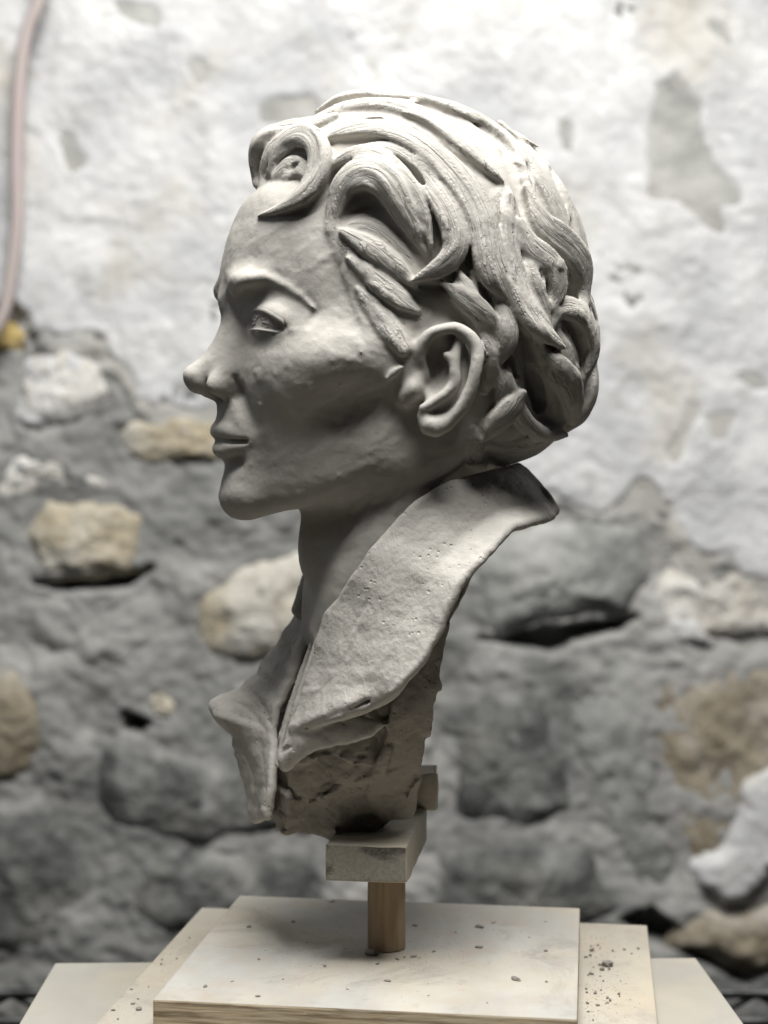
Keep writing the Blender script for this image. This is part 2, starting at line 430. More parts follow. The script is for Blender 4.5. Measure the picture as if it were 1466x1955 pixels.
# ---- skull and face: horizontal sections (f,l) in mm at heights u
SEC = [
 (225, [(88, 0), (86, 10), (80, 20), (70, 29), (54, 39), (30, 46), (0, 50), (-30, 46), (-60, 30), (-75, 0)]),
 (258, [(95, 0), (93.5, 10), (87, 20), (75, 30), (57, 41), (31, 49), (0, 54), (-30, 52), (-65, 36), (-84, 0)]),
 (270, [(97.5, 0), (96, 10), (89, 21), (77, 32), (58, 44), (32, 52), (2, 57), (-30, 57), (-70, 40), (-88, 0)]),
 (285, [(93.5, 0), (92, 10), (87, 21), (77, 33), (60, 45), (34, 53), (5, 59), (-28, 62), (-74, 44), (-92, 0)]),
 (302, [(96, 0), (94, 10), (90, 20), (82.5, 32), (67, 44), (38, 53.5), (8, 61), (-25, 66), (-78, 48), (-95, 0)]),
 (322, [(99.5, 0), (97, 10), (92, 22), (85.5, 34), (70, 46.5), (42, 57), (10, 65), (-22, 70), (-80, 52), (-98, 0)]),
 (338, [(96, 0), (95, 12), (91.5, 24), (85.5, 36), (71, 50.5), (45, 62), (14, 68), (-20, 73), (-80, 54), (-100, 0)]),
 (352, [(94, 0), (93, 12), (90, 24), (84, 36), (72, 51), (48, 64), (15, 69), (-20, 74), (-80, 55), (-100, 0)]),
 (368, [(95, 0), (93, 12), (88, 24), (82, 36), (68, 51), (45, 62), (15, 69), (-20, 74.5), (-82, 56), (-102, 0)]),
 (388, [(99.5, 0), (98, 12), (93.5, 25), (85, 38), (69, 52), (45, 61), (15, 69), (-20, 75), (-82, 56), (-102, 0)]),
 (408, [(97, 0), (96, 12), (92, 25), (83.5, 38), (67, 51), (45, 60), (15, 69), (-20, 74), (-82, 55), (-101, 0)]),
 (424, [(92.5, 0), (91, 12), (87, 25), (78.5, 38), (61, 50), (42, 58), (15, 66), (-20, 71), (-78, 52), (-96, 0)]),
 (440, [(84, 0), (83, 12), (78.5, 24), (70, 36), (54, 46), (37, 54), (13, 60), (-20, 64), (-70, 46), (-87, 0)]),
 (458, [(62, 0), (61, 10), (58, 20), (51, 30), (40, 38), (27, 44), (9, 48), (-15, 50), (-52, 36), (-66, 0)]),
 (478, [(30, 0), (30, 5), (28, 10), (25, 15), (20, 19), (13, 22), (5, 24), (-7, 25), (-26, 18), (-32, 0)]),
]
TH_N = 121; th_ax = np.linspace(0, math.pi, TH_N)
tab = []
for uu, pts in SEC:
    a = np.array(pts, float); th = np.arctan2(a[:, 1], a[:, 0]); r = np.hypot(a[:, 0], a[:, 1])
    q = np.interp(th_ax, th, r)
    kk = np.exp(-0.5 * (np.arange(-7, 8) / 2.6) ** 2); kk /= kk.sum()
    q = np.convolve(np.concatenate([q[7:0:-1], q, q[-2:-9:-1]]), kk, 'valid')
    tab.append(q)
tab = np.array(tab); us = np.array([s[0] for s in SEC], float)
uf = np.arange(225, 478.5, 1.0)
tg = np.zeros_like(tab)
for i in range(len(us)):
    if i == 0: tg[i] = (tab[1] - tab[0]) / (us[1] - us[0])
    elif i == len(us) - 1: tg[i] = (tab[-1] - tab[-2]) / (us[-1] - us[-2])
    else: tg[i] = (tab[i + 1] - tab[i - 1]) / (us[i + 1] - us[i - 1])
RT = []
for x in uf:
    i = min(len(us) - 2, max(0, np.searchsorted(us, x, 'right') - 1)); h = us[i + 1] - us[i]; s = (x - us[i]) / h
    RT.append((2 * s ** 3 - 3 * s ** 2 + 1) * tab[i] + (s ** 3 - 2 * s ** 2 + s) * h * tg[i] + (-2 * s ** 3 + 3 * s ** 2) * tab[i + 1] + (s ** 3 - s ** 2) * h * tg[i + 1])
RT = np.array(RT) / 1000
dRu = np.gradient(RT, axis=0) / 0.001; dRt = np.gradient(RT, axis=1) / (th_ax[1] - th_ax[0])
def head_base():
    s, (X, Y, Z) = region((-0.12, -0.09, 0.228), (0.12, 0.09, 0.486))
    shp = D[s].shape
    r = np.sqrt(X * X + Y * Y) + 0 * Z; th = np.arctan2(np.abs(Y), X) + 0 * Z
    iu = np.clip((Z * 1000 - 225), 0, len(uf) - 1.01) + 0 * r; it = np.clip(th / math.pi * (TH_N - 1), 0, TH_N - 1.01)
    i0 = iu.astype(int); j0 = it.astype(int); a = iu - i0; b = it - j0
    def lk(M): return (M[i0, j0] * (1 - a) + M[i0 + 1, j0] * a) * (1 - b) + (M[i0, j0 + 1] * (1 - a) + M[i0 + 1, j0 + 1] * a) * b
    R = lk(RT); du = lk(dRu); dt = lk(dRt)
    d = (r - R) / np.sqrt(1 + du ** 2 + (dt / np.maximum(r, 0.02)) ** 2)
    d = np.maximum(d, (Z - 0.478))
    # under-jaw cut
    jf = np.array([-0.2, -0.03, 0.0, 0.03, 0.06, 0.085, 0.2]); ju = np.array([0.30, 0.297, 0.286, 0.272, 0.2625, 0.2575, 0.256])
    jd = (np.interp(X, jf, ju) - Z) * 0.95
    d = smax(d, jd + 0 * d, 0.016)
    put(s, d.astype(np.float32), 0, FACE)
head_base()
# neck
tube([(-20, 0, 312, 48), (-3, 0, 262, 48), (0, 0, 232, 48), (4, 0, 205, 41)], 0.016, NECK, sym=False, n=8)
tube([(-18, 55, 300, 8), (6, 43, 262, 8), (30, 26, 215, 9), (40, 12, 190, 7)], 0.018, NECK)          # sternomastoid
ell((42, 0, 240), (10, 9, 18), 0.014, NECK)                                                           # larynx
# cheekbone, cheek hollow, jaw muscle, chin
ell((60, 47.0, 338), (23, 11, 16), 0.022, FACE, rot(30, 'Z'))
ell((28, 60.0, 342), (24, 6, 11), 0.020, FACE, rot(12, 'Z'))
ell((42, 72.5, 316), (17, 15, 10), 0.022, None, rot(20, 'Z'), True)
ell((12, 53, 300), (18, 8, 20), 0.014, FACE)
ell((88.5, 0, 268), (9.5, 13, 10), 0.010, FACE)
ell((84, 13, 272), (10, 9, 9), 0.012, FACE)
soften((-0.05, -0.08, 0.262), (0.10, 0.08, 0.42), 5.0)
# muzzle round the mouth
ell((84.5, 0, 308), (16.5, 23, 19), 0.010, FACE)
ell((82, 0, 288), (15.5, 20, 11), 0.010, FACE)
# inner corner of the eye socket, soft fold over the lid
ell((90.8, 28, 389.5), (6, 12, 4.0), 0.010, FACE, rot(-22, 'Z'))
ell((99.5, 13.5, 371), (8.0, 4.6, 7), 0.009, None, rot(-10, 'Z'), True)
ell((95.5, 33, 376.5), (6, 14, 4), 0.010, None, rot(-28, 'Z'), True)
# nose
tube([(93, 0, 381, 7.5), (93.2, 0, 370, 6.0), (97.5, 0, 357, 6.4), (105.0, 0, 345.5, 6.8), (114.3, 0, 337.8, 6.9)], 0.006, NOSE, sym=False)
tube([(88, 10, 372, 6), (91, 10, 357, 8), (96, 9, 343, 9)], 0.008, NOSE)
ell((100.0, 11.0, 332.6), (11, 5.6, 7.4), 0.007, NOSE, rot(-16, 'Z'))
tube([(113, 0, 332.5, 4.3), (105, 0, 329, 3.8), (97, 0, 323, 5)], 0.005, NOSE, sym=False)
ell((105, 6.6, 325.8), (7, 2.9, 4.2), 0.002, None, rot(-14, 'Z'), True)
tube([(95, 18.2, 336, 0.9), (93, 18.6, 330, 1.1), (95, 16.4, 325, 1.1)], 0.0025, None, True)         # crease behind the wing
tube([(93, 20.5, 328, 1.3), (91.5, 25, 319, 1.2), (88.5, 29.5, 309, 1.0)], 0.008, None, True)  # fold from nose to mouth corner
tube([(105.5, 0, 320, 2.2), (106, 0, 311, 2.0)], 0.006, None, True, False)                               # philtrum
# lips
tube([(100.4, 0, 306.4, 4.3), (99.4, 6, 307.2, 4.8), (94.5, 14, 304.9, 4.3), (88.8, 21.5, 301.2, 1.8)], 0.0035, LIPS)
tube([(97.8, 0, 295.4, 6.0), (96.6, 7, 295.7, 6.0), (92.4, 14, 297.5, 4.8), (88.3, 21.5, 300.4, 1.8)], 0.0035, LIPS)
tube([(105, 0, 301.4, 1.2), (103.0, 7, 301.9, 1.2), (97.6, 14, 300.9, 1.2), (90, 22.8, 300.6, 1.5)], 0.0018, None, True)
tube([(104, 0, 287.5, 1.8), (99, 9, 287.5, 1.8), (93, 16, 289, 1.6)], 0.008, None, True)
EYEC = np.array([74.5, 32.5, 365.8])
# ---- eyes: a filled ball here, the lids are added as thin shells below
def eye_bed():
    c = EYEC / 1000; r = 0.0132
    s, (X, Y, Z) = region((0.04, -0.06, 0.34), (0.105, 0.06, 0.395))
    Ya = np.abs(Y); x, y = X - c[0], Ya - c[1]; a = math.radians(12)
    xf = x * math.cos(a) + y * math.sin(a); yl = (-x * math.sin(a) + y * math.cos(a)) / 1.36
    sph = np.sqrt(xf ** 2 + yl ** 2 + (Z - c[2]) ** 2)
    put(s, (sph - (r - 0.0008)).astype(np.float32), 0.001, FACE)
    ph = np.degrees(np.arctan2(yl, np.maximum(xf, 1e-4)))
    ue = c[2] + r * np.sin(np.radians(np.interp(ph, [-80, -50, -20, 0, 30, 60, 82], [-8, 12, 25, 28, 19, -3, -24])))
    le = c[2] + r * np.sin(np.radians(np.interp(ph, [-80, -50, -20, 0, 30, 60, 82], [-12, -14, -14, -13, -19, -25, -27])))
    put(s, smax(sph - (r + 0.0009), (ue + 0.0022 - Z) + 0 * sph, 0.001).astype(np.float32), 0.006, FACE)
    put(s, smax(sph - (r + 0.0005), (Z - le + 0.0020) + 0 * sph, 0.001).astype(np.float32), 0.006, FACE)
eye_bed()
F0 = D.copy()
cut_px(F0, [(578, 570, 3), (593, 582, 5), (600, 598, 5), (590, 618, 3)], 1.0, -1.0, 0.004)
lock(F0, [(447, 560, 4), (453, 545, 6), (473, 534, 6.5), (508, 529, 6), (540, 544, 5.5), (572, 563, 4.5), (598, 588, 2.5)], BROW, 0.40, -0.5, 3, 0.6, 0.003, mirror=BROW2)

# smears of clay dragged over cheek, jaw, temple and neck
for _ in range(70):
    zx, zy, zw, zh, ang = [(560, 720, 190, 170, -38), (500, 840, 240, 80, -30), (600, 560, 110, 130, 30), (470, 450, 150, 70, -50), (600, 950, 160, 110, -55), (480, 660, 90, 90, 60)][int(RNG.integers(0, 6))]
    x0, y0 = zx + RNG.uniform(0, zw), zy + RNG.uniform(0, zh); a_ = math.radians(ang + RNG.normal(0, 18)); L_ = RNG.uniform(25, 75); w_ = RNG.uniform(6, 15)
    lock(F0, [(x0, y0, 3), (x0 + L_ * 0.5 * math.cos(a_), y0 + L_ * 0.5 * math.sin(a_), w_), (x0 + L_ * math.cos(a_), y0 + L_ * math.sin(a_), 3)], FACE, 0.1, -0.8 + RNG.uniform(0.0, 0.26), 2, 0.15, 0.001, thmin=0.0008)
for _ in range(16):
    c_, _t = hit(F0, np.array([RNG.uniform(470, 740)]), np.array([RNG.uniform(600, 960)])); ell(c_[0] * 1000, (0.9, 0.9, 0.9), 0.0008, FACE, sym=False)
# ---- ears (points from the photograph carried onto planes beside the head)
def E(px, py, l, r): return list(on_l(px + (862 - px) * 0.07, py + (728 - py) * 0.05, (l - 3.0) / 1000) * 1000) + [r * 0.95]
def ear():
    c = on_l(862, 715, 0.076) * 1000
    ell(c, (16, 7, 27), 0.006, EAR, rot(12, 'Z') @ rot(10, 'Y'))
    ell(on_l(845, 705, 0.068) * 1000, (13, 11, 23), 0.010, EAR)
    tube([E(806, 800, 78, 4.5), E(820, 818, 80, 6.2), E(846, 812, 82, 5.0)], 0.005, EAR)                         # lobe
    ell(on_l(837, 702, 0.086) * 1000, (9.4, 14, 19), 0.002, None, rot(12, 'Y'), True)                               # concha
    tube([E(884, 655, 94, 3.4), E(895, 690, 96, 3.6), E(889, 730, 95, 3.2), E(880, 752, 94, 2.4)], 0.003, None, True)   # scapha
    tube([E(840, 652, 90, 4.0), E(862, 642, 92, 3.8)], 0.003, None, True)
    tube([E(808, 715, 76, 2.8), E(798, 676, 79, 3.6), E(810, 642, 82, 3.8), E(837, 624, 85, 3.8), E(869, 621, 88, 3.8), E(901, 641, 91, 4.0), E(915, 670, 93, 4.0), E(912, 706, 94, 3.9), E(901, 745, 92, 3.8), E(883, 780, 89, 3.8), E(858, 808, 85, 3.8), E(834, 822, 82, 4.2)], 0.003, EAR)
    tube([E(876, 652, 87, 2.6), E(870, 680, 87.5, 3.0), E(868, 705, 88, 3.2), E(868, 730, 88, 3.2), E(850, 754, 86.5, 3.0), E(824, 771, 83, 2.8), E(803, 782, 81, 2.4)], 0.003, EAR)
    tube([E(851, 676, 85, 2.2), E(866, 690, 86.5, 2.4)], 0.003, EAR)
    tube([E(792, 726, 76, 3.6), E(783, 744, 76.5, 4.8), E(770, 762, 73, 4.4)], 0.005, EAR)                          # tragus
ear()
sgn = AX[1][None, :, None] < 0
ID[(ID == EAR) & np.broadcast_to(sgn, ID.shape)] = EAR2

# ---- hair mass
def hair_mass():
    s, (X, Y, Z) = region((-0.16, -0.1, 0.262), (0.11, 0.1, 0.52))
    d = ell_d(X, Y, Z, (-0.030, 0, 0.402), (0.0955, 0.0768, 0.0905))
    d = smin(d, ell_d(X, Y, Z, (-0.050, 0, 0.350), (0.0745, 0.0732, 0.062)), 0.02)
    d = smin(d, ell_d(X, Y, Z, (-0.004, 0, 0.438), (0.0695, 0.0670, 0.0640)), 0.02)
    d = smin(d, ell_d(X, Y, Z, (0.034, -0.004, 0.450), (0.040, 0.045, 0.036)), 0.012)
    d = smin(d, ell_d(X, Y, Z, (-0.055, 0, 0.322), (0.051, 0.060, 0.040)), 0.012)
    low = np.interp(-X, [-0.1, 0.035, 0.088, 0.108, 0.118, 0.16], [0.282, 0.280, 0.291, 0.303, 0.309, 0.335])
    d = smax(d, (low - Z) + 0 * d, 0.006)
    # the hair stands back from the ear and the cheek
    front = X - np.where(Z < 0.385, 0.004 - (0.385 - Z) * 0.32, 0.004 + (Z - 0.385) * 1.6)
    d = smax(d, front + 0 * d, 0.006)
    put(s, d.astype(np.float32), 0.003, HAIR)
hair_mass()
# hollow above the ear and behind it
ell(on_l(822, 578, 0.088) * 1000, (14, 12, 8), 0.006, None, rot(25, 'Y'), True)
ell(on_l(950, 735, 0.086) * 1000, (10, 12, 20), 0.006, None, None, True)
HB = D.copy()
_n = [LOCK0]; TRACE = []
def nid():
    _n[0] += 1; return _n[0]
def LK(pts, th=0.45, lift=0.5, strands=4, amp=0.8, k=0.0009, mirror=False, tilt=0.0, F=None, dp=6.0, skew=0.0):
    i_ = nid(); j_ = nid() if mirror else False; TRACE.append((np.array([p[:3] for p in pts], float), i_, j_))
    lock(HB if F is None else F, pts, i_, th, lift, strands, amp, k, None, j_, tilt, dp, skew)
def VAL(pts, r=1.0, depth=-2.4, k=0.003): cut_px(HB, pts, r, depth, k)
# under-layers: low wide strokes that carry the comb marks between the big locks
LK([(640, 440, 14), (690, 490, 40), (750, 555, 46), (800, 600, 20)], 0.14, 0.0, 8, 0.6, 0.004, mirror=True)
LK([(668, 520, 10), (705, 570, 30), (745, 625, 34), (770, 660, 16)], 0.14, 0.0, 6, 0.5, 0.004, mirror=True)
LK([(900, 560, 20), (940, 620, 44), (960, 690, 40), (965, 740, 20)], 0.2, 0.0, 9, 1.0, 0.003, mirror=True)
LK([(1000, 560, 30), (1050, 640, 46), (1080, 720, 44), (1080, 800, 24)], 0.2, -1.0, 9, 1.0, 0.003, mirror=True)
LK([(960, 380, 30), (990, 460, 44), (1010, 540, 44), (1020, 620, 30)], 0.2, 0.0, 9, 1.0, 0.003, mirror=True)
LK([(1040, 330, 24), (1085, 430, 36), (1110, 530, 36), (1120, 640, 30)], 0.2, -1.5, 8, 1.0, 0.003, mirror=True)
# crown: bands swept back from the forehead
LK([(606, 218, 6), (648, 188, 22), (715, 184, 30), (800, 192, 28), (890, 220, 28), (960, 268, 26), (1003, 340, 20), (1012, 400, 10)], 0.32, 1.2, 6, 1.1, dp=10, skew=0.3)
LK([(612, 226, 12), (665, 207, 20), (740, 203, 24), (815, 226, 24), (885, 280, 22), (930, 322, 14), (955, 348, 4)], 0.42, 1.6, 6, 1.1, 0.0035, dp=8, skew=0.4)
LK([(790, 196, 12), (870, 212, 24), (945, 248, 28), (1004, 306, 28), (1046, 365, 26), (1068, 420, 22), (1078, 470, 10)], 0.32, 1.0, 6, 1.0, 0.003, skew=0.2)
LK([(960, 235, 12), (1040, 312, 24), (1086, 385, 25), (1106, 450, 23), (1114, 520, 14)], 0.34, -0.8, 5, 0.9)
# front roll above the forehead
LK([(488, 352, 8, 0), (488, 312, 15, 2), (499, 272, 22, 3), (538, 254, 26, 2.5), (590, 244, 24, 2), (640, 226, 10, 2)], 0.5, 3, 6, 0.8, dp=18)
LK([(500, 352, 12, 0), (510, 315, 24, 1.5), (530, 284, 30, 2.5), (570, 262, 24, 4)], 0.4, 0, 6, 0.7, dp=14)
# the broad wave above the arch
LK([(616, 268, 12), (672, 250, 24), (745, 250, 30), (815, 285, 32, 3), (872, 345, 32, 4), (905, 405, 32, 6), (918, 460, 33, 7), (925, 505, 34, 8), (940, 540, 28, 8), (960, 574, 10, 6)], 0.42, 3.0, 7, 1.2, dp=9, skew=0.35)
# ending in a flick over the ear
LK([(690, 288, 8), (745, 290, 18), (800, 328, 24), (842, 388, 27, 5), (862, 440, 28, 7), (862, 480, 26, 8.5), (838, 512, 20, 8.5), (786, 539, 4, 6.5)], 0.46, 3.2, 6, 1.1, dp=9, skew=0.3)
VAL([(700, 236, 4), (760, 240, 7), (830, 274, 9), (890, 318, 9), (945, 350, 5)])
VAL([(694, 300, 5), (745, 306, 7), (790, 338, 9), (826, 390, 9), (838, 436, 6)])
VAL([(880, 420, 4), (893, 455, 7), (890, 490, 7), (874, 512, 5)])
LK([(648, 452, 10), (690, 440, 26), (735, 462, 30), (785, 515, 14), (806, 545, 6)], 0.3, 0.5, 6, 0.9, mirror=True, skew=0.2)
# the arch over the temple
LK([(628, 440, 8, 0), (640, 402, 17, 2), (660, 362, 26, 6), (698, 338, 34, 7), (738, 352, 35, 7), (768, 400, 29, 5), (792, 446, 17, 4), (813, 486, 4, 2)], 0.42, 6, 9, 1.1, 0.0015, dp=8, skew=0.2)
LK([(640, 322, 8), (684, 300, 14), (735, 312, 17), (780, 356, 16), (808, 412, 13), (820, 470, 6)], 0.55, 5.5, 4, 0.9)
# the curl on the forehead
LK([(520, 330, 9, 1), (534, 296, 15, 3), (562, 272, 19, 5), (600, 272, 23, 7), (622, 305, 25, 8), (614, 345, 25, 8), (584, 378, 20, 6), (543, 400, 12, 3.5), (496, 414, 3, 1)], 0.55, 0, 8, 1.1, 0.0015, skew=-0.3)
LK([(528, 336, 10, 1), (556, 316, 20, 2.5), (588, 330, 16, 3), (600, 352, 8, 2)], 0.35, 0, 4, 0.5, 0.003)
# locks swept back from the temple
LK([(655, 445, 8), (700, 470, 20), (745, 506, 23), (792, 546, 6)], 0.42, 3.4, 5, 1.0, mirror=True, skew=0.3)
LK([(665, 494, 6), (708, 524, 20), (752, 562, 23), (796, 594, 7)], 0.42, 3.2, 5, 1.0, mirror=True, skew=0.3)
LK([(682, 552, 6), (712, 588, 19), (742, 628, 23), (768, 668, 13)], 0.32, 2.4, 5, 0.6, mirror=True)
LK([(738, 722, 4), (752, 708, 8), (766, 700, 3)], 0.7, 1.5, 1, 0.2, mirror=True)
# locks hanging behind the ear
LK([(836, 540, 5, 6), (880, 574, 19, 8), (918, 606, 20, 8), (940, 654, 8, 5)], 0.4, 3, 4, 0.8, mirror=True, skew=-0.3)
LK([(944, 566, 12, 5), (956, 615, 24, 7), (958, 655, 24, 7), (932, 696, 10, 5)], 0.4, 2, 4, 0.9, mirror=True)
LK([(968, 380, 12), (962, 450, 22, 4), (968, 520, 28, 6), (988, 585, 30, 7.5), (1020, 630, 24, 8), (1060, 664, 4, 7)], 0.4, 3, 6, 1.1, mirror=True, skew=0.4)
LK([(984, 430, 12), (1006, 476, 22, 5), (1040, 510, 24, 7), (1050, 560, 19, 7), (1036, 594, 6, 5)], 0.45, 4, 5, 0.8, 0.0012, mirror=True, skew=-0.5)
LK([(1000, 365, 14), (1032, 432, 28), (1074, 472, 29, 5), (1098, 515, 24, 6), (1105, 580, 9, 5)], 0.40, 3.5, 6, 0.9, 0.0012, mirror=True, skew=-0.5)
LK([(1036, 650, 8), (1056, 590, 20, 4), (1096, 604, 26, 5), (1118, 664, 26, 5), (1106, 726, 12, 3)], 0.5, 2.5, 6, 1.0, 0.0012, mirror=True, skew=0.3)
LK([(1062, 630, 8), (1078, 668, 17), (1084, 710, 15), (1078, 748, 6)], 0.55, 1, 4, 0.8, mirror=True)
LK([(1108, 545, 12), (1128, 600, 22), (1134, 655, 22), (1130, 700, 10)], 0.45, 0.8, 4, 0.8, mirror=True)
LK([(1128, 675, 12), (1130, 740, 28), (1110, 792, 28), (1080, 820, 12)], 0.42, 0.8, 5, 0.8, mirror=True)
LK([(1026, 668, 8), (1056, 704, 23, 6), (1080, 748, 21, 6), (1084, 800, 8, 5)], 0.55, 4, 5, 0.9, 0.0012, mirror=True, skew=-0.4)
LK([(964, 715, 8), (976, 760, 13), (994, 800, 16), (1030, 824, 16), (1068, 822, 6)], 0.65, 5, 3, 0.5, 0.0015, mirror=True)
LK([(988, 745, 8), (964, 774, 24), (936, 804, 23), (904, 834, 5)], 0.45, 7, 4, 0.5, 0.0015, mirror=True, skew=0.3)
LK([(902, 822, 10), (902, 858, 24), (920, 892, 16)], 0.4, 0, 5, 0.9, mirror=True)
LK([(930, 850, 14), (990, 855, 20), (1056, 836, 14)], 0.5, 0, 6, 1.1, mirror=True)
for pts in ([(905, 470, 3), (898, 520, 6), (925, 565, 6), (945, 590, 4)], [(955, 420, 3), (948, 500, 6), (966, 560, 6), (990, 610, 5)], [(985, 560, 3), (1010, 600, 6), (1040, 640, 5)], [(1052, 500, 4), (1060, 570, 7), (1050, 600, 5)],
            [(1108, 500, 4), (1116, 560, 6), (1110, 600, 5)], [(1040, 600, 4), (1046, 640, 7), (1060, 690, 6)], [(1120, 690, 4), (1110, 740, 7), (1098, 790, 5)], [(960, 660, 4), (975, 690, 7), (985, 720, 5)], [(800, 545, 4), (840, 548, 8), (876, 548, 5)], [(690, 490, 3), (740, 535, 5), (786, 570, 4)], [(690, 545, 3), (735, 590, 5), (775, 625, 4)], [(640, 452, 3), (700, 450, 4), (745, 480, 4)]):
    VAL(pts, 1.0, 0.3, 0.0012)
for pts in ([(962, 296, 3), (992, 372, 8), (1000, 440, 4)], [(1004, 318, 3), (1034, 400, 8), (1050, 456, 4)], [(1052, 326, 3), (1086, 410, 7), (1104, 486, 4)], [(905, 232, 3), (960, 275, 7), (990, 330, 3)], [(760, 196, 3), (830, 206, 6), (890, 238, 3)]):
    VAL(pts, 1.0, -0.8, 0.005)
# small locks between
LK([(896, 606, 6, 4), (924, 650, 17, 6), (934, 700, 17, 6), (922, 748, 6, 4)], 0.5, 5, 4, 0.8, mirror=True, skew=0.3)
LK([(946, 690, 6, 4), (956, 728, 14, 5), (946, 778, 8, 4)], 0.5, 4, 4, 0.8, mirror=True)
LK([(1000, 480, 8, 3), (1004, 540, 18, 6), (1024, 590, 16, 6), (1036, 630, 5, 5)], 0.45, 5, 5, 0.8, mirror=True, skew=-0.3)
LK([(870, 520, 6, 5), (884, 548, 13, 7), (910, 580, 6, 6)], 0.5, 5, 3, 0.6, mirror=True)
LK([(990, 590, 6), (1012, 622, 13), (1030, 660, 14), (1030, 690, 5)], 0.5, 2.5, 4, 0.7, mirror=True, skew=0.4)
LK([(1046, 560, 8), (1058, 590, 12), (1062, 620, 8)], 0.5, 2, 3, 0.6, mirror=True)
LK([(900, 520, 8), (905, 560, 14), (926, 596, 10)], 0.5, 1.5, 3, 0.6, mirror=True)
LK([(930, 660, 8), (945, 700, 15), (952, 740, 8)], 0.5, 1.5, 4, 0.7, mirror=True, skew=0.3)
LK([(1094, 700, 8), (1102, 748, 16), (1092, 790, 10)], 0.5, 2.0, 4, 0.7, mirror=True)
LK([(1030, 440, 10), (1052, 470, 13), (1060, 510, 10)], 0.5, 2.0, 4, 0.7, mirror=True)
# chopped flakes and short strands laid over the big locks
HC = D.copy()
for _ in range(110):
    tp, i_, j_ = TRACE[int(RNG.integers(0, len(TRACE)))]
    Sq = spline(tp, 60); L_ = np.sum(np.linalg.norm(np.diff(Sq[:, :2], axis=0), axis=1))
    m_ = int(np.clip(60 * RNG.uniform(26, 70) / L_, 6, 40)); a0 = int(RNG.integers(0, 60 - m_)); seg = Sq[a0:a0 + m_:max(1, m_ // 5)].copy()
    if len(seg) < 3: continue
    tg_ = np.gradient(seg[:, :2], axis=0); tg_ /= np.linalg.norm(tg_, axis=1, keepdims=True) + 1e-9; pr = np.stack([-tg_[:, 1], tg_[:, 0]], 1)
    o0 = RNG.uniform(-0.75, 0.75); o1 = o0 + RNG.uniform(-0.35, 0.35)
    off = np.linspace(o0, o1, len(seg))[:, None] * seg[:, 2:3]
    w_ = RNG.uniform(5, 13.0) * np.sin(np.linspace(0.12, math.pi - 0.08, len(seg)))
    lock(HC, np.concatenate([seg[:, :2] + pr * off, w_[:, None]], 1), i_, 0.30, RNG.uniform(-0.7, 0.1), 3, 0.3, 0.0010, None, False, 0.0, 2.5, RNG.uniform(-0.6, 0.6), 0.0007)
# hollows under the raised locks
cut_px(HB, [(654, 430, 7), (668, 408, 12), (694, 396, 15), (722, 402, 15), (742, 424, 10), (772, 460, 6)], 1.0, -2.0, 0.0008)
cut_px(HB, [(556, 292, 6), (566, 302, 8), (562, 316, 5)], 1.0, -5.0, 0.0015)
cut_px(HB, [(552, 330, 4), (566, 326, 7), (574, 320, 4)], 1.0, -4.0, 0.0015)
cut_px(HB, [(525, 419, 4), (560, 415, 8), (596, 402, 10), (624, 380, 8)], 1.0, -2.0, 0.0012)
cut_px(HB, [(1012, 520, 12), (1026, 554, 12)], 1.0, -1.5, 0.001)
cut_px(HB, [(1062, 544, 12), (1086, 552, 16), (1092, 572, 9)], 1.0, -1.0, 0.001)
cut_px(HB, [(1010, 706, 15), (1024, 740, 21), (1034, 776, 18)], 1.0, 4.0, 0.0012)
cut_px(HB, [(1018, 730, 16), (1034, 772, 18)], 1.0, -1.0, 0.0012)
cut_px(HB, [(796, 560, 9), (824, 556, 13), (852, 562, 9)], 1.0, -3.0, 0.0015)
NLOCK = _n[0]

# ---- torso block: polygon sections (f,l) at heights u (mm)
TP = [
 (70,  [(60, -2), (34, 0), (6, 6), (4, -6), (4, -34), (35, -36), (60, -32), (62, -10)]),
 (82,  [(64, 6), (35, 9), (0, 15), (-3, -4), (0, -36), (35, -40), (66, -34), (66, -8)]),
 (110, [(62, 16), (32, 28), (-3, 35), (-8, 0), (-6, -42), (35, -46), (66, -40), (64, -8)]),
 (140, [(56, 25), (28, 44), (-6, 50), (-15, 0), (-11, -52), (28, -54), (62, -42), (54, -6)]),
 (175, [(42, 24), (24, 50), (-11, 55), (-26, 0), (-16, -56), (24, -54), (46, -34), (42, -4)]),
 (195, [(36, 18), (20, 46), (-16, 50), (-33, 0), (-22, -50), (20, -46), (38, -18), (38, 0)]),
 (215, [(32, 14), (16, 38), (-28, 44), (-46, 0), (-30, -44), (16, -38), (32, -14), (34, 0)]),
 (238, [(28, 10), (10, 30), (-36, 36), (-62, 0), (-36, -36), (10, -30), (28, -10), (30, 0)]),
]
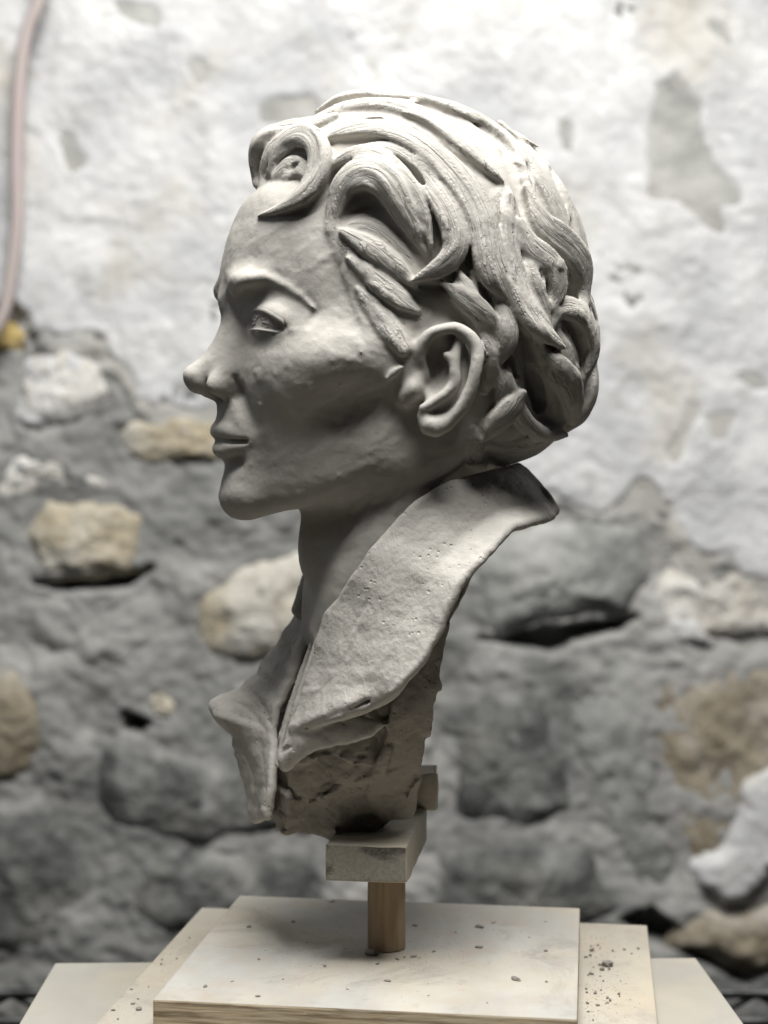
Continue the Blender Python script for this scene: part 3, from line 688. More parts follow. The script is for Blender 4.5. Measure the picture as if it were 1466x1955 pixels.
def torso():
    s, (X, Y, Z) = region((-0.09, -0.08, 0.062), (0.10, 0.08, 0.245))
    d = np.zeros(D[s].shape, np.float32); zz = Z.ravel() * 1000
    us_ = np.array([t[0] for t in TP], float); PT = np.array([t[1] for t in TP], float)
    x = X[:, :, 0]; y = Y[:, :, 0]
    for kz, z in enumerate(zz):
        P = np.stack([[np.interp(z, us_, PT[:, i, c]) for c in (0, 1)] for i in range(8)]) / 1000
        dm = np.full((x.shape[0], y.shape[1]), 9.0); ins = np.full(dm.shape, False)
        for i in range(8):
            a, b = P[i], P[(i + 1) % 8]; e = b - a
            wx, wy = x - a[0], y - a[1]; h = np.clip((wx * e[0] + wy * e[1]) / (e @ e), 0, 1)
            dm = np.minimum(dm, (wx - e[0] * h) ** 2 + (wy - e[1] * h) ** 2)
            cond = (a[1] > y) != (b[1] > y)
            xi = a[0] + (y - a[1]) * e[0] / (e[1] if abs(e[1]) > 1e-9 else 1e-9)
            ins ^= cond & (x < xi)
        d[:, :, kz] = np.sqrt(dm) * np.where(ins, -1, 1)
    tilt = 0.0705 + (X - 0.03) * 0.02
    d = smax(d, (tilt - Z) + 0 * d, 0.003)
    d = smax(d, (Z - 0.236) + 0 * d, 0.01)
    # chopped, faceted faces: every cell of clay is cut at its own angle
    P = np.stack(np.broadcast_arrays(X, Y, Z), -1)
    nm = (np.abs(d) < 0.012); q = P[nm].astype(np.float32)
    R2 = np.random.default_rng(9)
    cn = 110; cc = np.stack([R2.uniform(-0.03, 0.08, cn), R2.uniform(-0.06, 0.06, cn), R2.uniform(0.065, 0.20, cn)], 1).astype(np.float32)
    nr = R2.normal(size=(cn, 3)).astype(np.float32) * 0.21; of = R2.uniform(-0.0014, 0.0014, cn).astype(np.float32)
    qs = q + 0.004 * np.stack([noise3(q * 80), noise3(q * 80 + 7), noise3(q * 80 + 13)], -1)
    best = np.full(len(q), 9.0, np.float32); bi = np.zeros(len(q), np.int32)
    sc = np.array([1, 1, 1.5], np.float32)
    for i in range(cn):
        dd = (((qs - cc[i]) * sc) ** 2).sum(1); m_ = dd < best; best[m_] = dd[m_]; bi[m_] = i
    d[nm] += np.clip(((q - cc[bi]) * nr[bi]).sum(1) + of[bi], -0.005, 0.005) + 0.0022 * fbm(q * 90, 3)
    put(s, d, 0.004, TORSO)
torso()
# ---- collar and lapels
NE1 = [(988, 896, 0), (935, 910, 45), (871, 926, 57), (812, 956, 60), (773, 990, 59), (735, 1034, 56), (699, 1078, 52), (660, 1137, 43), (628, 1184, 34), (610, 1240, 32), (598, 1290, 31), (578, 1356, 31), (562, 1392, 30)]
NE2 = [(1056, 974, 0), (1040, 990, 34), (978, 1006, 62), (945, 1036, 73), (914, 1070, 79), (870, 1122, 82), (842, 1188, 81), (818, 1236, 80), (798, 1268, 78), (772, 1296, 75), (745, 1322, 70), (715, 1338, 64), (690, 1348, 59)]
NM = [(x + (p - x) * 0.30, y + (q - y) * 0.30, l - (8 if 1 < i < 11 else 2)) for i, ((x, y, l), (p, q, _l)) in enumerate(zip(NE2, NE1))]
NO = [(x, y, l + (4 if 1 < i < 11 else 0)) for i, (x, y, l) in enumerate(NE2)]
sheet(NE1, NM, 3.4, COLLAR, 0.001, 2.0, 1, 1.3)
sheet(NM, NO, 3.2, COLLAR, 0.0008, 0.0, 1, 0.8)
# lower broken end of the near lapel
sheet([(600, 1290, 31), (582, 1345, 32), (566, 1390, 32)], [(765, 1300, 73), (742, 1326, 70), (700, 1345, 63)], 4.0, COLLAR, 0.003, 3.0, 1, 2.0)
# the layer under it and its forward corner
sheet([(640, 1366, 45), (600, 1385, 38), (560, 1410, 31), (540, 1440, 26)], [(722, 1385, 56), (690, 1404, 53), (600, 1424, 38), (545, 1462, 27)], 3.0, SHIRT, 0.003, 1.0, 1, 2.0)
# outer flank of the coat below the lapel
sheet([(800, 1262, 60), (762, 1330, 58), (745, 1390, 54), (732, 1470, 36), (742, 1556, 13)], [(852, 1192, 58), (834, 1265, 57), (813, 1360, 53), (798, 1450, 38), (785, 1560, 11)], 2.4, TORSO, 0.006, 1.0, 1, 2.0)
lock(D, [(742, 1425, 8), (722, 1480, 17), (716, 1520, 20), (735, 1562, 9)], TORSO, 0.4, 1.5, 2, 0.4, 0.002)
# gouges and cracks in the cut face, nicks in the lapel
RNG = np.random.default_rng(21)
for _ in range(44):
    x0, y0 = RNG.uniform(530, 735), RNG.uniform(1405, 1570); a_ = RNG.normal(-0.35, 0.35); L_ = RNG.uniform(10, 34); r_ = RNG.uniform(2.5, 6.5)
    cut_px(D, [(x0, y0, 1.5), (x0 + 0.5 * L_ * math.cos(a_), y0 + 0.5 * L_ * math.sin(a_), r_), (x0 + L_ * math.cos(a_), y0 + L_ * math.sin(a_), 1.5)], 1.0, -0.3, 0.001)
for x0, y0, x1, y1, r_ in [(700, 1150, 650, 1240, 3.5), (690, 1195, 662, 1255, 3), (735, 1325, 668, 1352, 5), (668, 1352, 575, 1392, 4), (745, 1300, 752, 1330, 6), (880, 1010, 905, 985, 2.5), (640, 1290, 600, 1330, 2.5), (950, 945, 965, 915, 3)]:
    cut_px(D, [(x0, y0, 1.5), ((x0 + x1) / 2, (y0 + y1) / 2, r_), (x1, y1, 1.5)], 1.0, -0.4, 0.0015)
# far half of the collar: mirror behind the neck, its own line in front
m = np.array([1, -1, 1.0])
a = spline(np.array(NE1[:9], float), 60); b = spline(np.array(NE2[:9], float), 60)
sheet3(on_l(a[:, 0], a[:, 1], a[:, 2] / 1000) * m, on_l(b[:, 0], b[:, 1], b[:, 2] / 1000) * m, 3.6, FARCOLLAR, 0.002, 3.5, -1, 1.2)
sheet([(622, 1150, -14), (588, 1215, -12), (556, 1290, -10), (530, 1350, -10), (516, 1415, -8), (516, 1480, -6)], [(616, 1110, -44), (566, 1185, -52), (528, 1246, -55), (464, 1316, -56), (408, 1348, -55), (440, 1395, -50)], 3.2, FARCOLLAR, 0.0015, 2.0, -1, 2.5)
sheet([(520, 1400, -8), (522, 1440, -2), (520, 1500, 4), (512, 1556, 4)], [(416, 1364, -50), (446, 1402, -48), (474, 1490, -43), (490, 1562, -38)], 3.0, FARCOLLAR, 0.0012, 0.0, -1, 2.2)
for pts in ([(436, 1336, 1.5), (472, 1352, 4), (512, 1400, 1.5)], [(470, 1310, 1.5), (500, 1345, 3.5), (520, 1385, 1.5)], [(455, 1420, 1.5), (478, 1470, 4), (490, 1540, 1.5)], [(500, 1430, 1.5), (505, 1490, 3), (506, 1545, 1.5)], [(545, 1215, 1.5), (530, 1270, 3.5), (512, 1310, 1.5)], [(575, 1180, 1.5), (568, 1215, 3), (552, 1240, 1.5)], [(425, 1375, 1.5), (448, 1395, 3.5), (462, 1430, 1.5)]):
    cut_px(D, pts, 1.0, -0.3, 0.0012)
# placket strips in the opening
def strip(pts, lm, th=0.8): lock(D, pts, PLACKET, th, 0, 2, 0.3, 0.002, lm)
strip([(622, 1176, 7), (592, 1270, 8), (562, 1370, 9), (540, 1450, 8)], [14, 17, 19, 21])
strip([(608, 1190, 6), (576, 1290, 7), (548, 1380, 8), (530, 1460, 7)], [4, 5, 7, 9])
strip([(598, 1240, 5), (560, 1330, 6), (535, 1410, 6)], [-4, -3, 0])
print('field', round(time.time() - T0, 1))

# ---------------------------------------------------------------- surface of the field
def surface_nets():
    ins = D < 0
    c = np.zeros(tuple(np.array(D.shape) - 1), np.int8)
    for a in (0, 1):
        for b in (0, 1):
            for e in (0, 1):
                c += ins[a:D.shape[0] - 1 + a, b:D.shape[1] - 1 + b, e:D.shape[2] - 1 + e]
    act = (c > 0) & (c < 8)
    I = np.argwhere(act); vid = np.full(act.shape, -1, np.int32); vid[act] = np.arange(len(I))
    cor = [(a, b, e) for a in (0, 1) for b in (0, 1) for e in (0, 1)]
    val = {q: D[I[:, 0] + q[0], I[:, 1] + q[1], I[:, 2] + q[2]] for q in cor}
    acc = np.zeros((len(I), 3), np.float32); cnt = np.zeros(len(I), np.float32)
    for q in cor:
        for ax in range(3):
            if q[ax]: continue
            r = list(q); r[ax] = 1; r = tuple(r)
            va, vb = val[q], val[r]; x = (va < 0) != (vb < 0)
            t = np.where(x, va / np.where(x, va - vb, 1), 0)
            p = np.tile(np.array(q, np.float32), (len(I), 1)); p[:, ax] += t
            acc += p * x[:, None]; cnt += x
    V = LO + H * (I + acc / cnt[:, None])
    Fs = []
    for ax in range(3):
        o1, o2 = (ax + 1) % 3, (ax + 2) % 3
        sl0 = [slice(1, -1)] * 3; sl0[ax] = slice(0, -1); sl1 = list(sl0); sl1[ax] = slice(1, None)
        A, B_ = ins[tuple(sl0)], ins[tuple(sl1)]
        for flip, m_ in ((False, A & ~B_), (True, ~A & B_)):
            J = np.argwhere(m_)
            if not len(J): continue
            J[:, o1] += 1; J[:, o2] += 1
            q = []
            for d1, d2 in ((-1, -1), (0, -1), (0, 0), (-1, 0)):
                K = J.copy(); K[:, o1] += d1; K[:, o2] += d2
                q.append(vid[K[:, 0], K[:, 1], K[:, 2]])
            q = np.stack(q, 1)
            Fs.append(q[:, ::-1] if flip else q)
    F = np.concatenate(Fs); F = F[(F >= 0).all(1)]
    lab = ID[I[:, 0], I[:, 1], I[:, 2]]
    # voxels outside the solid keep the label of the nearest piece written there; look half a step inwards
    return V, F, I
def vnormals(V, F):
    n = np.cross(V[F[:, 2]] - V[F[:, 0]], V[F[:, 3]] - V[F[:, 1]]); o = np.zeros_like(V)
    for k in range(4):
        for c in range(3): o[:, c] += np.bincount(F[:, k], n[:, c], len(V))
    return o / np.maximum(np.linalg.norm(o, axis=1, keepdims=True), 1e-12)
def relax(V, F, it, lam=0.5, w=None):
    for _ in range(it):
        s = np.zeros_like(V); n = np.zeros(len(V))
        for k in range(4):
            for d in (1, 3):
                j = F[:, (k + d) % 4]
                for c in range(3): s[:, c] += np.bincount(F[:, k], V[j, c], len(V))
                n += np.bincount(F[:, k], None, len(V))
        t = lam if w is None else lam * w[:, None]
        V = V + t * (s / n[:, None] - V)
    return V
V, F, I = surface_nets()
# keep the largest connected shell only
def largest(V, F):
    lab = np.arange(len(V))
    for _ in range(400):
        m = np.minimum.reduce([lab[F[:, k]] for k in range(4)])
        new = lab.copy()
        for k in range(4): np.minimum.at(new, F[:, k], m)
        new = new[new]
        if (new == lab).all(): break
        lab = new
    u, c = np.unique(lab, return_counts=True); keep = lab == u[np.argmax(c)]
    idx = np.cumsum(keep) - 1; fk = keep[F[:, 0]]
    return V[keep], idx[F[fk]], I[keep]
V, F, I = largest(V, F)
V = relax(V, F, 1, 0.5)
N = vnormals(V, F)
q = np.clip(np.rint((V - N * 0.0012 - LO) / H).astype(int), 0, np.array(D.shape) - 1)
VL = ID[q[:, 0], q[:, 1], q[:, 2]].astype(int)
FLOW = np.stack([FB[q[:, 0], q[:, 1], q[:, 2]] / 1000.0, FT[q[:, 0], q[:, 1], q[:, 2]] / 1000.0, VL * 3.7], 1)
COMB = np.ones(len(V)); fd = (VL[F] != VL[F[:, :1]]).any(1); COMB[F[fd].ravel()] = 0
for _ in range(1):
    fa = COMB[F].mean(1); cs = np.zeros(len(V)); cn_ = np.zeros(len(V))
    for k_ in range(4): cs += np.bincount(F[:, k_], fa, len(V)); cn_ += np.bincount(F[:, k_], None, len(V))
    COMB = np.minimum(COMB, cs / np.maximum(cn_, 1))
COMB[VL == HAIR] = 0
# tool marks and finger marks, by region
isl = VL >= LOCK0; hairv = isl | (VL == HAIR)
coat = np.isin(VL, [TORSO, COLLAR, FARCOLLAR, SHIRT, PLACKET]); skin = ~(hairv | coat)
disp = np.zeros(len(V))
disp[skin] += 0.00022 * fbm(V[skin] @ np.array([[60, 40, 30.0], [-20, 90, 150], [90, -60, 120]]).T + 3, 2) + 0.00035 * fbm(V[skin] * np.array([45, 45, 45.0]), 2) + 0.00012 * fbm(V[skin] * np.array([160, 160, 260.0]) + 3, 2)
disp[hairv] += 0.0004 * fbm(V[hairv] * 60 + 5, 2) + 0.00015 * fbm(V[hairv] * 240, 2)
disp[coat] += 0.0009 * fbm(V[coat] * 40 + 2, 2) + 0.0003 * fbm(V[coat] * 280 + 8, 3)
V = V + N * disp[:, None]
N = vnormals(V, F)
print('surface', len(V), len(F), round(time.time() - T0, 1))
M_SKIN = clay('clay_smooth', 0.5); M_HAIR = clay('clay_combed', 0.7, comb=True); M_COAT = clay('clay_rough', 1.2, 1.0); M_CHEST = clay('clay_dark_chest', 1.3, 0.6, (0.27, 0.245, 0.21))  # last one: darker, browner clay tone for the chest block and flank
bust = empty('clay_bust', tuple(BO), math.radians(180) + YAW)
tag(bust, 'grey clay portrait bust with short wavy hair and coat collar', 'sculpture')
fl = VL[F[:, 0]]
def piece(name, sel, mat, parent, label=None):
    Fs = F[sel]
    if not len(Fs): return None
    u, inv = np.unique(Fs.ravel(), return_inverse=True)
    o = mesh_np(name, V[u], inv.reshape(-1, 4), mat, parent, True, N[u])
    if mat is M_HAIR:
        a2 = o.data.attributes.new('comb', 'FLOAT', 'POINT'); a2.data.foreach_set('value', COMB[u].astype(np.float32))
        at = o.data.attributes.new('flow', 'FLOAT_VECTOR', 'POINT'); at.data.foreach_set('vector', FLOW[u].astype(np.float32).ravel())
    if label: o['label'] = label
    return o
head = piece('head', np.isin(fl, [0, FACE, NECK, NOSE]), M_SKIN, bust, 'smooth face and neck turned to the left, eyes lowered')
for k in (EAR, EAR2): piece('ear', fl == k, M_SKIN, head)
for k in (BROW, BROW2): piece('eyebrow', fl == k, M_SKIN, head)
piece('lips', fl == LIPS, M_SKIN, head)
hair = piece('hair', fl == HAIR, M_HAIR, bust, 'short wavy hair combed back from the forehead in thick locks')
for k in range(LOCK0 + 1, NLOCK + 1):
    s_ = fl == k
    if s_.sum() > 40: piece('hair_lock', s_, M_HAIR, hair)
    elif s_.sum(): piece('hair_lock', s_, M_HAIR, hair)
coat_o = piece('chest', fl == TORSO, M_CHEST, bust, 'rough chopped block of the chest under the coat')
piece('collar', fl == COLLAR, M_COAT, bust, 'broad pitted lapel and collar on the side facing the camera')
piece('collar', fl == FARCOLLAR, M_COAT, bust, 'lapel on the far side, pointing out to the left')
piece('shirt_edge', fl == SHIRT, M_COAT, bust)
piece('placket', fl == PLACKET, M_COAT, bust)
print('pieces', round(time.time() - T0, 1))
# ---- eyeballs and eyelids: thin shells with crisp rims
def eye_parts():
    c = EYEC / 1000; r = 0.0132
    a = math.radians(12)
    ef = np.array([math.cos(a), math.sin(a), 0]); el = np.array([-math.sin(a), math.cos(a), 0]); eu = np.array([0, 0, 1.0])
    def P(phi, psi, R):
        phi, psi = np.radians(phi), np.radians(psi)
        return c + (R * np.cos(psi) * np.cos(phi))[..., None] * ef + (1.36 * R * np.cos(psi) * np.sin(phi))[..., None] * el + (R * np.sin(psi))[..., None] * eu
    ph = np.linspace(-80, 82, 60)
    x = ph / 80
    up = np.interp(ph, [-80, -50, -20, 0, 30, 60, 82], [-8, 12, 25, 28, 19, -3, -24])
    lo = np.interp(ph, [-80, -50, -20, 0, 30, 60, 82], [-12, -14, -14, -13, -19, -25, -27])
    kk = np.ones(7) / 7; sm = lambda q: np.convolve(np.concatenate([[q[0]] * 3, q, [q[-1]] * 3]), kk, 'valid')
    up, lo = sm(up), sm(lo)
    taper = np.clip((82 - np.abs(ph)) / 14, 0.25, 1)
    rows_up = [(0.0, -0.4), (-1.0, 0.9), (1.0, 1.8), (8, 1.7), (18, 1.5), (28, 0.9), (38, 0.0), (50, -1.4), (60, -2.6)]
    rows_lo = [(0.0, -0.4), (0.8, 1.1), (-1.5, 1.7), (-8, 1.3), (-18, 0.9), (-28, 0.0), (-40, -1.8)]
    def shell(rows, base): return np.stack([P(ph, base + da, r + dr / 1000 * np.where(dr > 0, taper, 1)) for da, dr in rows])
    def gridF(n, m, flip):
        i = np.arange(n * m).reshape(n, m); q = np.stack([i[:-1, :-1], i[1:, :-1], i[1:, 1:], i[:-1, 1:]], -1).reshape(-1, 4)
        return q[:, ::-1] if flip else q
    pp, tt = np.meshgrid(np.linspace(-88, 88, 72), np.linspace(-60, 60, 60))
    ang = np.hypot(pp - 8, tt - 2)
    rr = r + np.where(ang < 27, -0.0003 - 0.00018 * np.cos(np.arctan2(tt - 2, pp - 8) * 12), 0) - np.where(ang < 11, 0.0016 * (1 - (ang / 11) ** 2), 0) + np.where(np.abs(ang - 27) < 3, 0.0002, 0)
    for sg in (1, -1):
        m_ = np.array([1, sg, 1])
        b = mesh_np('eyeball', (P(pp, tt, rr) * m_).reshape(-1, 3), gridF(60, 72, sg > 0), M_SKIN, head)
        for nm, rows, base, fl_ in (('upper_eyelid', rows_up, up, False), ('lower_eyelid', rows_lo, lo, True)):
            G = shell(rows, base) * m_
            mesh_np(nm, G.reshape(-1, 3), gridF(len(rows), len(ph), fl_ ^ (sg > 0)), M_SKIN, head)
eye_parts()
# ---------------------------------------------------------------- wood: armature stand and boards
def wood_mat(name, a, b, grain=(1, 14, 14), scale=9.0, rough=0.7, dust=0.0, bump=0.0004):
    t = NT(name)
    n = t.noise(scale, 6, 0.6, 0.8, grain)
    c = t.mix(t.ramp(n, [(0.3, 0.0), (0.72, 1.0)]), a, b)
    if dust:
        d = t.ramp(t.noise(28, 6, 0.65), [(0.46, 0.0), (0.70, dust)])
        c = t.mix(d, c, (0.33, 0.285, 0.235))
        d2 = t.ramp(t.noise(9, 3, 0.5), [(0.46, 0.0), (0.68, 0.4)])
        c = t.mix(d2, c, (0.52, 0.455, 0.33))
        sm_ = t.ramp(t.noise(16, 7, 0.72, 1.2), [(0.52, 0.0), (0.66, 0.75 * dust)])
        c = t.mix(sm_, c, (0.24, 0.225, 0.20))
        sp = t.ramp(t.noise(420, 3, 0.6), [(0.66, 0.0), (0.72, 0.6 * dust)])
        c = t.mix(sp, c, (0.22, 0.19, 0.16))
    nn = t.bump(n, bump, 0.6); nn = t.bump(t.noise(300, 4, 0.6), 0.0003, 0.5, nn)
    return t.done(c, rough, nn, 0.25)
def ply_edge():
    t = NT('plywood_edge')
    sp = t.n.new('ShaderNodeSeparateXYZ'); t.l.new(t.tc.outputs['Object'], sp.inputs[0])
    w = t.noise(18, 3, 0.5, 0.3, (1, 1, 26))
    fine = t.noise(60, 5, 0.6, 0.3, (1, 1, 9))
    c = t.mix(t.ramp(w, [(0.40, 0.0), (0.52, 1.0)]), (0.20, 0.155, 0.10), (0.40, 0.33, 0.23))
    c = t.mix(t.ramp(fine, [(0.4, 0.0), (0.75, 0.55)]), c, (0.46, 0.42, 0.35))
    return t.done(c, 0.8, t.bump(fine, 0.0006, 0.8), 0.2)
M_EDGE = ply_edge()
M_BOARD_A = wood_mat('board_top', (0.31, 0.303, 0.28), (0.385, 0.376, 0.35), (3, 1, 1), 7, 0.72, 0.8)
M_BOARD_B = wood_mat('board_middle', (0.31, 0.29, 0.245), (0.38, 0.355, 0.305), (3, 1, 1), 8, 0.75, 0.9)
M_BOARD_C = wood_mat('board_bottom', (0.30, 0.288, 0.252), (0.345, 0.332, 0.295), (2, 1, 1), 6, 0.75, 0.15)
M_DOWEL = wood_mat('dowel_wood', (0.22, 0.155, 0.095), (0.36, 0.275, 0.18), (26, 26, 1.6), 7, 0.6, 0.0, 0.0008)
M_BLOCK = wood_mat('clay_smeared_wood', (0.27, 0.25, 0.21), (0.40, 0.375, 0.325), (2, 10, 10), 14, 0.8, 0.2, 0.0008)
M_OFFCUT = wood_mat('pale_offcut', (0.42, 0.38, 0.31), (0.52, 0.49, 0.42), (2, 10, 10), 14, 0.85, 0.5, 0.001)
def endgrain():
    t = NT('end_grain')
    band = t.noise(26, 2, 0.4, 0.4, (1, 1, 1.7)); fib = t.vor(900); f2 = t.noise(520, 4, 0.7)
    m = t.ramp(band, [(0.44, 0.0), (0.56, 1.0)])
    c = t.mix(m, (0.235, 0.22, 0.185), (0.16, 0.145, 0.12))
    c = t.mix(t.ramp(f2, [(0.4, 0.0), (0.65, 0.6)]), c, (0.36, 0.34, 0.29))
    hgt = t.mix(m, 0.5, t.ramp(f2, [(0.35, 0.0), (0.65, 1.0)])) if False else t.mix(m, (0.5, 0.5, 0.5), t.ramp(f2, [(0.35, 0.0), (0.65, 1.0)]))
    return t.done(c, 0.85, t.bump(hgt, 0.0025, 1.0), 0.15)
M_ENDG = endgrain()

def slab_corners(name, cor, ztop, thick, mat_top, mat_edge, parent=None, bev=0.0012):
    """board from four top corners (world x,y); slightly worn edges"""
    bm = bmesh.new()
    top = [bm.verts.new((x, y, ztop)) for x, y in cor]; bot = [bm.verts.new((x, y, ztop - thick)) for x, y in cor]
    bm.faces.new(top); bm.faces.new(bot[::-1])
    for i in range(4): bm.faces.new((top[i], bot[i], bot[(i + 1) % 4], top[(i + 1) % 4]))
    bmesh.ops.recalc_face_normals(bm, faces=bm.faces)
    bmesh.ops.bevel(bm, geom=list(bm.edges), offset=bev, segments=2, affect='EDGES', profile=0.6)
    o = bm_obj(name, bm, mat_top, parent); o.data.materials.append(mat_edge)
    for p in o.data.polygons:
        if abs(p.normal.z) < 0.5: p.material_index = 1
    return o
def rect(c, along, w, d):
    """corners of a w x d rectangle; c = front-left corner, along = unit vector of the front edge"""
    ax = np.array(along, float); ax /= np.linalg.norm(ax); dp = np.array([-ax[1], ax[0]])
    c = np.array(c, float); return [tuple(c), tuple(c + ax * w), tuple(c + ax * w + dp * d), tuple(c + dp * d)]
TB = 0.018
stand = empty('armature_stand', (BO[0], 0, 0)); tag(stand, 'wooden armature: dowel and clay-smeared block on a cream square board', 'stand')
def local(o):
    o.location = (-BO[0], 0, 0); return o
fl_ = on_z(291, 1908, 0.0); fr_ = on_z(1105, 1946, 0.0)
local(slab_corners('base_board', rect(fl_[:2], (fr_ - fl_)[:2], 0.2265, 0.2065), 0.0, TB, M_BOARD_A, M_EDGE, stand))
b2 = on_z(385, 1732, -TB - 0.0004); b2r = on_z(1237, 1766, -TB - 0.0004); ax = (b2r - b2)[:2]; ax = ax / np.linalg.norm(ax); dp = np.array([-ax[1], ax[0]])
o = slab_corners('plywood_board', rect(b2[:2] - dp * 0.30, ax, 0.305, 0.30), -TB - 0.0004, TB, M_BOARD_B, M_EDGE)
tag(o, 'dusty yellowish middle board of the stack, strewn with clay crumbs along its right strip', 'board')
b3 = on_z(105, 1838, -2 * TB - 0.0008); b3r = on_z(1328, 1828, -2 * TB - 0.0008); ax3 = (b3r - b3)[:2]; ax3 = ax3 / np.linalg.norm(ax3); dp3 = np.array([-ax3[1], ax3[0]])
o = slab_corners('plywood_board', rect(b3[:2] - dp3 * 0.36, ax3, float(np.linalg.norm((b3r - b3)[:2])), 0.36), -2 * TB - 0.0008, TB, M_BOARD_C, M_EDGE)
tag(o, 'widest plain beige board at the bottom of the stack', 'board')

# dowel with slightly uneven turning
def lathe(name, prof, n, mat, parent, wob=0.0):
    rings = []
    for r, z in prof:
        a = np.linspace(0, 2 * math.pi, n, endpoint=False)
        rr = r + wob * noise3(np.stack([np.cos(a) * 2, np.sin(a) * 2, np.full(n, z * 30)], -1))
        rings.append(np.stack([rr * np.cos(a), rr * np.sin(a), np.full(n, z)], -1))
    V_ = np.concatenate(rings); i = np.arange(len(prof) * n).reshape(len(prof), n)
    Fq = np.stack([i[:-1], np.roll(i[:-1], -1, 1), np.roll(i[1:], -1, 1), i[1:]], -1).reshape(-1, 4)
    return mesh_np(name, V_, Fq, mat, parent)
BLOCK_Z0, BLOCK_Z1 = 0.0505, 0.0715
lathe('dowel', [(0.0113, 0.0006), (0.0113, 0.01), (0.0112, 0.02), (0.0113, 0.03), (0.0112, 0.04), (0.0113, BLOCK_Z0 + 0.002)], 40, M_DOWEL, stand, 0.00025)
YB = math.radians(-7.8)
def block(name, cx, cy, w, d, z0, z1, rz, mat, parent, jit=0.0006, end=None):
    bm = bmesh.new(); bmesh.ops.create_cube(bm, size=1.0)
    for v in bm.verts: v.co = Vector((v.co.x * w, v.co.y * d, v.co.z * (z1 - z0)))
    bmesh.ops.bevel(bm, geom=list(bm.edges), offset=0.0013, segments=3, affect='EDGES', profile=0.6)
    bmesh.ops.subdivide_edges(bm, edges=[e for e in bm.edges if e.calc_length() > 0.01], cuts=6, use_grid_fill=True)
    for v in bm.verts:
        p = np.array(v.co)[None] * 60 + 5
        v.co += Vector((float(noise3(p)[0]), float(noise3(p + 9)[0]), float(noise3(p + 19)[0]))) * jit
    bmesh.ops.recalc_face_normals(bm, faces=bm.faces)
    o = bm_obj(name, bm, mat, parent, True); o.location = (cx - BO[0], cy, (z0 + z1) / 2); o.rotation_euler = (0, 0, rz)
    if end is not None:
        o.data.materials.append(end)
        for p in o.data.polygons:
            if p.normal.y < -0.8: p.material_index = 1
    return o
fc = on_y(699, 1613, -0.043)
blen = 0.105; bx_, by_ = fc[0] - math.sin(YB) * blen / 2, -0.043 + math.cos(YB) * blen / 2
block('cross_block', bx_, by_, 0.0465, blen, BLOCK_Z0, BLOCK_Z1, YB, M_BLOCK, stand, 0.0006, M_ENDG)
block('wood_offcut', 0.0125, 0.066, 0.042, 0.022, BLOCK_Z1 + 0.0003, 0.094, YB + 0.1, M_OFFCUT, stand, 0.003)

# ---------------------------------------------------------------- crumbs of clay
def crumb_mesh(seed, flat=0.6):
    bm = bmesh.new(); bmesh.ops.create_icosphere(bm, subdivisions=2, radius=1.0)
    P_ = np.array([v.co[:] for v in bm.verts]); nz = fbm(P_ * 1.1 + seed * 7.7, 2); nf = noise3(P_ * 2.6 + seed)
    for v, a, b in zip(bm.verts, nz, nf):
        v.co = v.co * (1 + 0.55 * float(a) + 0.22 * float(b)); v.co.z *= flat
        v.co.z = max(v.co.z, -0.55 * flat)
    me = bpy.data.meshes.new('clay_crumb'); bm.to_mesh(me); bm.free(); return me
M_CRUMB = clay('clay_crumb', 1.0, 0.0, (0.33, 0.305, 0.275)); M_CRUMB2 = clay('clay_crumb_pale', 1.0, 0.0, (0.36, 0.32, 0.31))
CM = []
for k in range(6):
    me = crumb_mesh(k + 1, 0.55 if k % 2 else 0.75); me.materials.append(M_CRUMB); CM.append(me)
def crumb(px, py, z, r_px, label, group=None, mesh=None, mat=None, flat=1.0):
    p = on_z(px, py, z); dist = p[1] - CAM[1]; r = r_px * dist / FPX
    me = mesh or CM[random.randrange(6)]
    if mat: me = me.copy(); me.materials.clear(); me.materials.append(mat)
    o = bpy.data.objects.new('clay_crumb', me); COL.objects.link(o)
    a = random.uniform(0, 6.28); o.rotation_euler = (0, 0, a)
    sz = random.uniform(0.5, 1.15); r *= sz if group else 1.0; flat *= random.uniform(0.5, 1.1)
    o.scale = (r * random.uniform(0.9, 1.7), r * random.uniform(0.6, 1.0), r * flat)
    o.location = (p[0], p[1], z + 0.30 * r * flat)
    tag(o, label, 'crumb', group); return o
crumb(708, 1822, 0.0, 15, 'pale lilac-grey flake of clay lying at the foot of the dowel', None, CM[1], M_CRUMB2, 0.8)
crumb(1159, 1843, -TB, 12, 'largest grey clay crumb, on the right strip of the middle board', None, CM[2], None, 1.0)
crumb(265, 1926, -TB, 6, 'dark crumb on the left strip of the middle board', None)
for px, py, r in [(475, 1770, 4), (585, 1799, 3), (494, 1832, 5), (392, 1884, 5), (492, 1903, 4), (443, 1874, 4), (663, 1889, 4), (740, 1873, 5), (758, 1832, 5), (772, 1828, 3), (789, 1827, 5), (801, 1829, 3), (828, 1817, 5), (792, 1767, 7), (915, 1771, 8), (942, 1762, 5), (915, 1809, 7), (985, 1871, 7), (1043, 1875, 5), (1042, 1816, 4), (1042, 1760, 4), (818, 1901, 4), (721, 1841, 4), (633, 1722, 6), (560, 1760, 3), (870, 1780, 3), (1010, 1790, 3), (620, 1845, 3), (930, 1915, 3), (540, 1870, 3)]:
    crumb(px, py, 0.0, r, 'small dark clay crumb scattered on the top board', 'crumbs on the top board')
for k in range(34):
    u_ = random.uniform(0, 1); py = random.uniform(1790, 1950); px = 1118 + abs(random.gauss(0, 38)) % 112
    crumb(px, py, -TB, random.uniform(2.0, 5.0), 'tiny clay crumb among the litter on the right strip of the middle board', 'litter on the middle board')
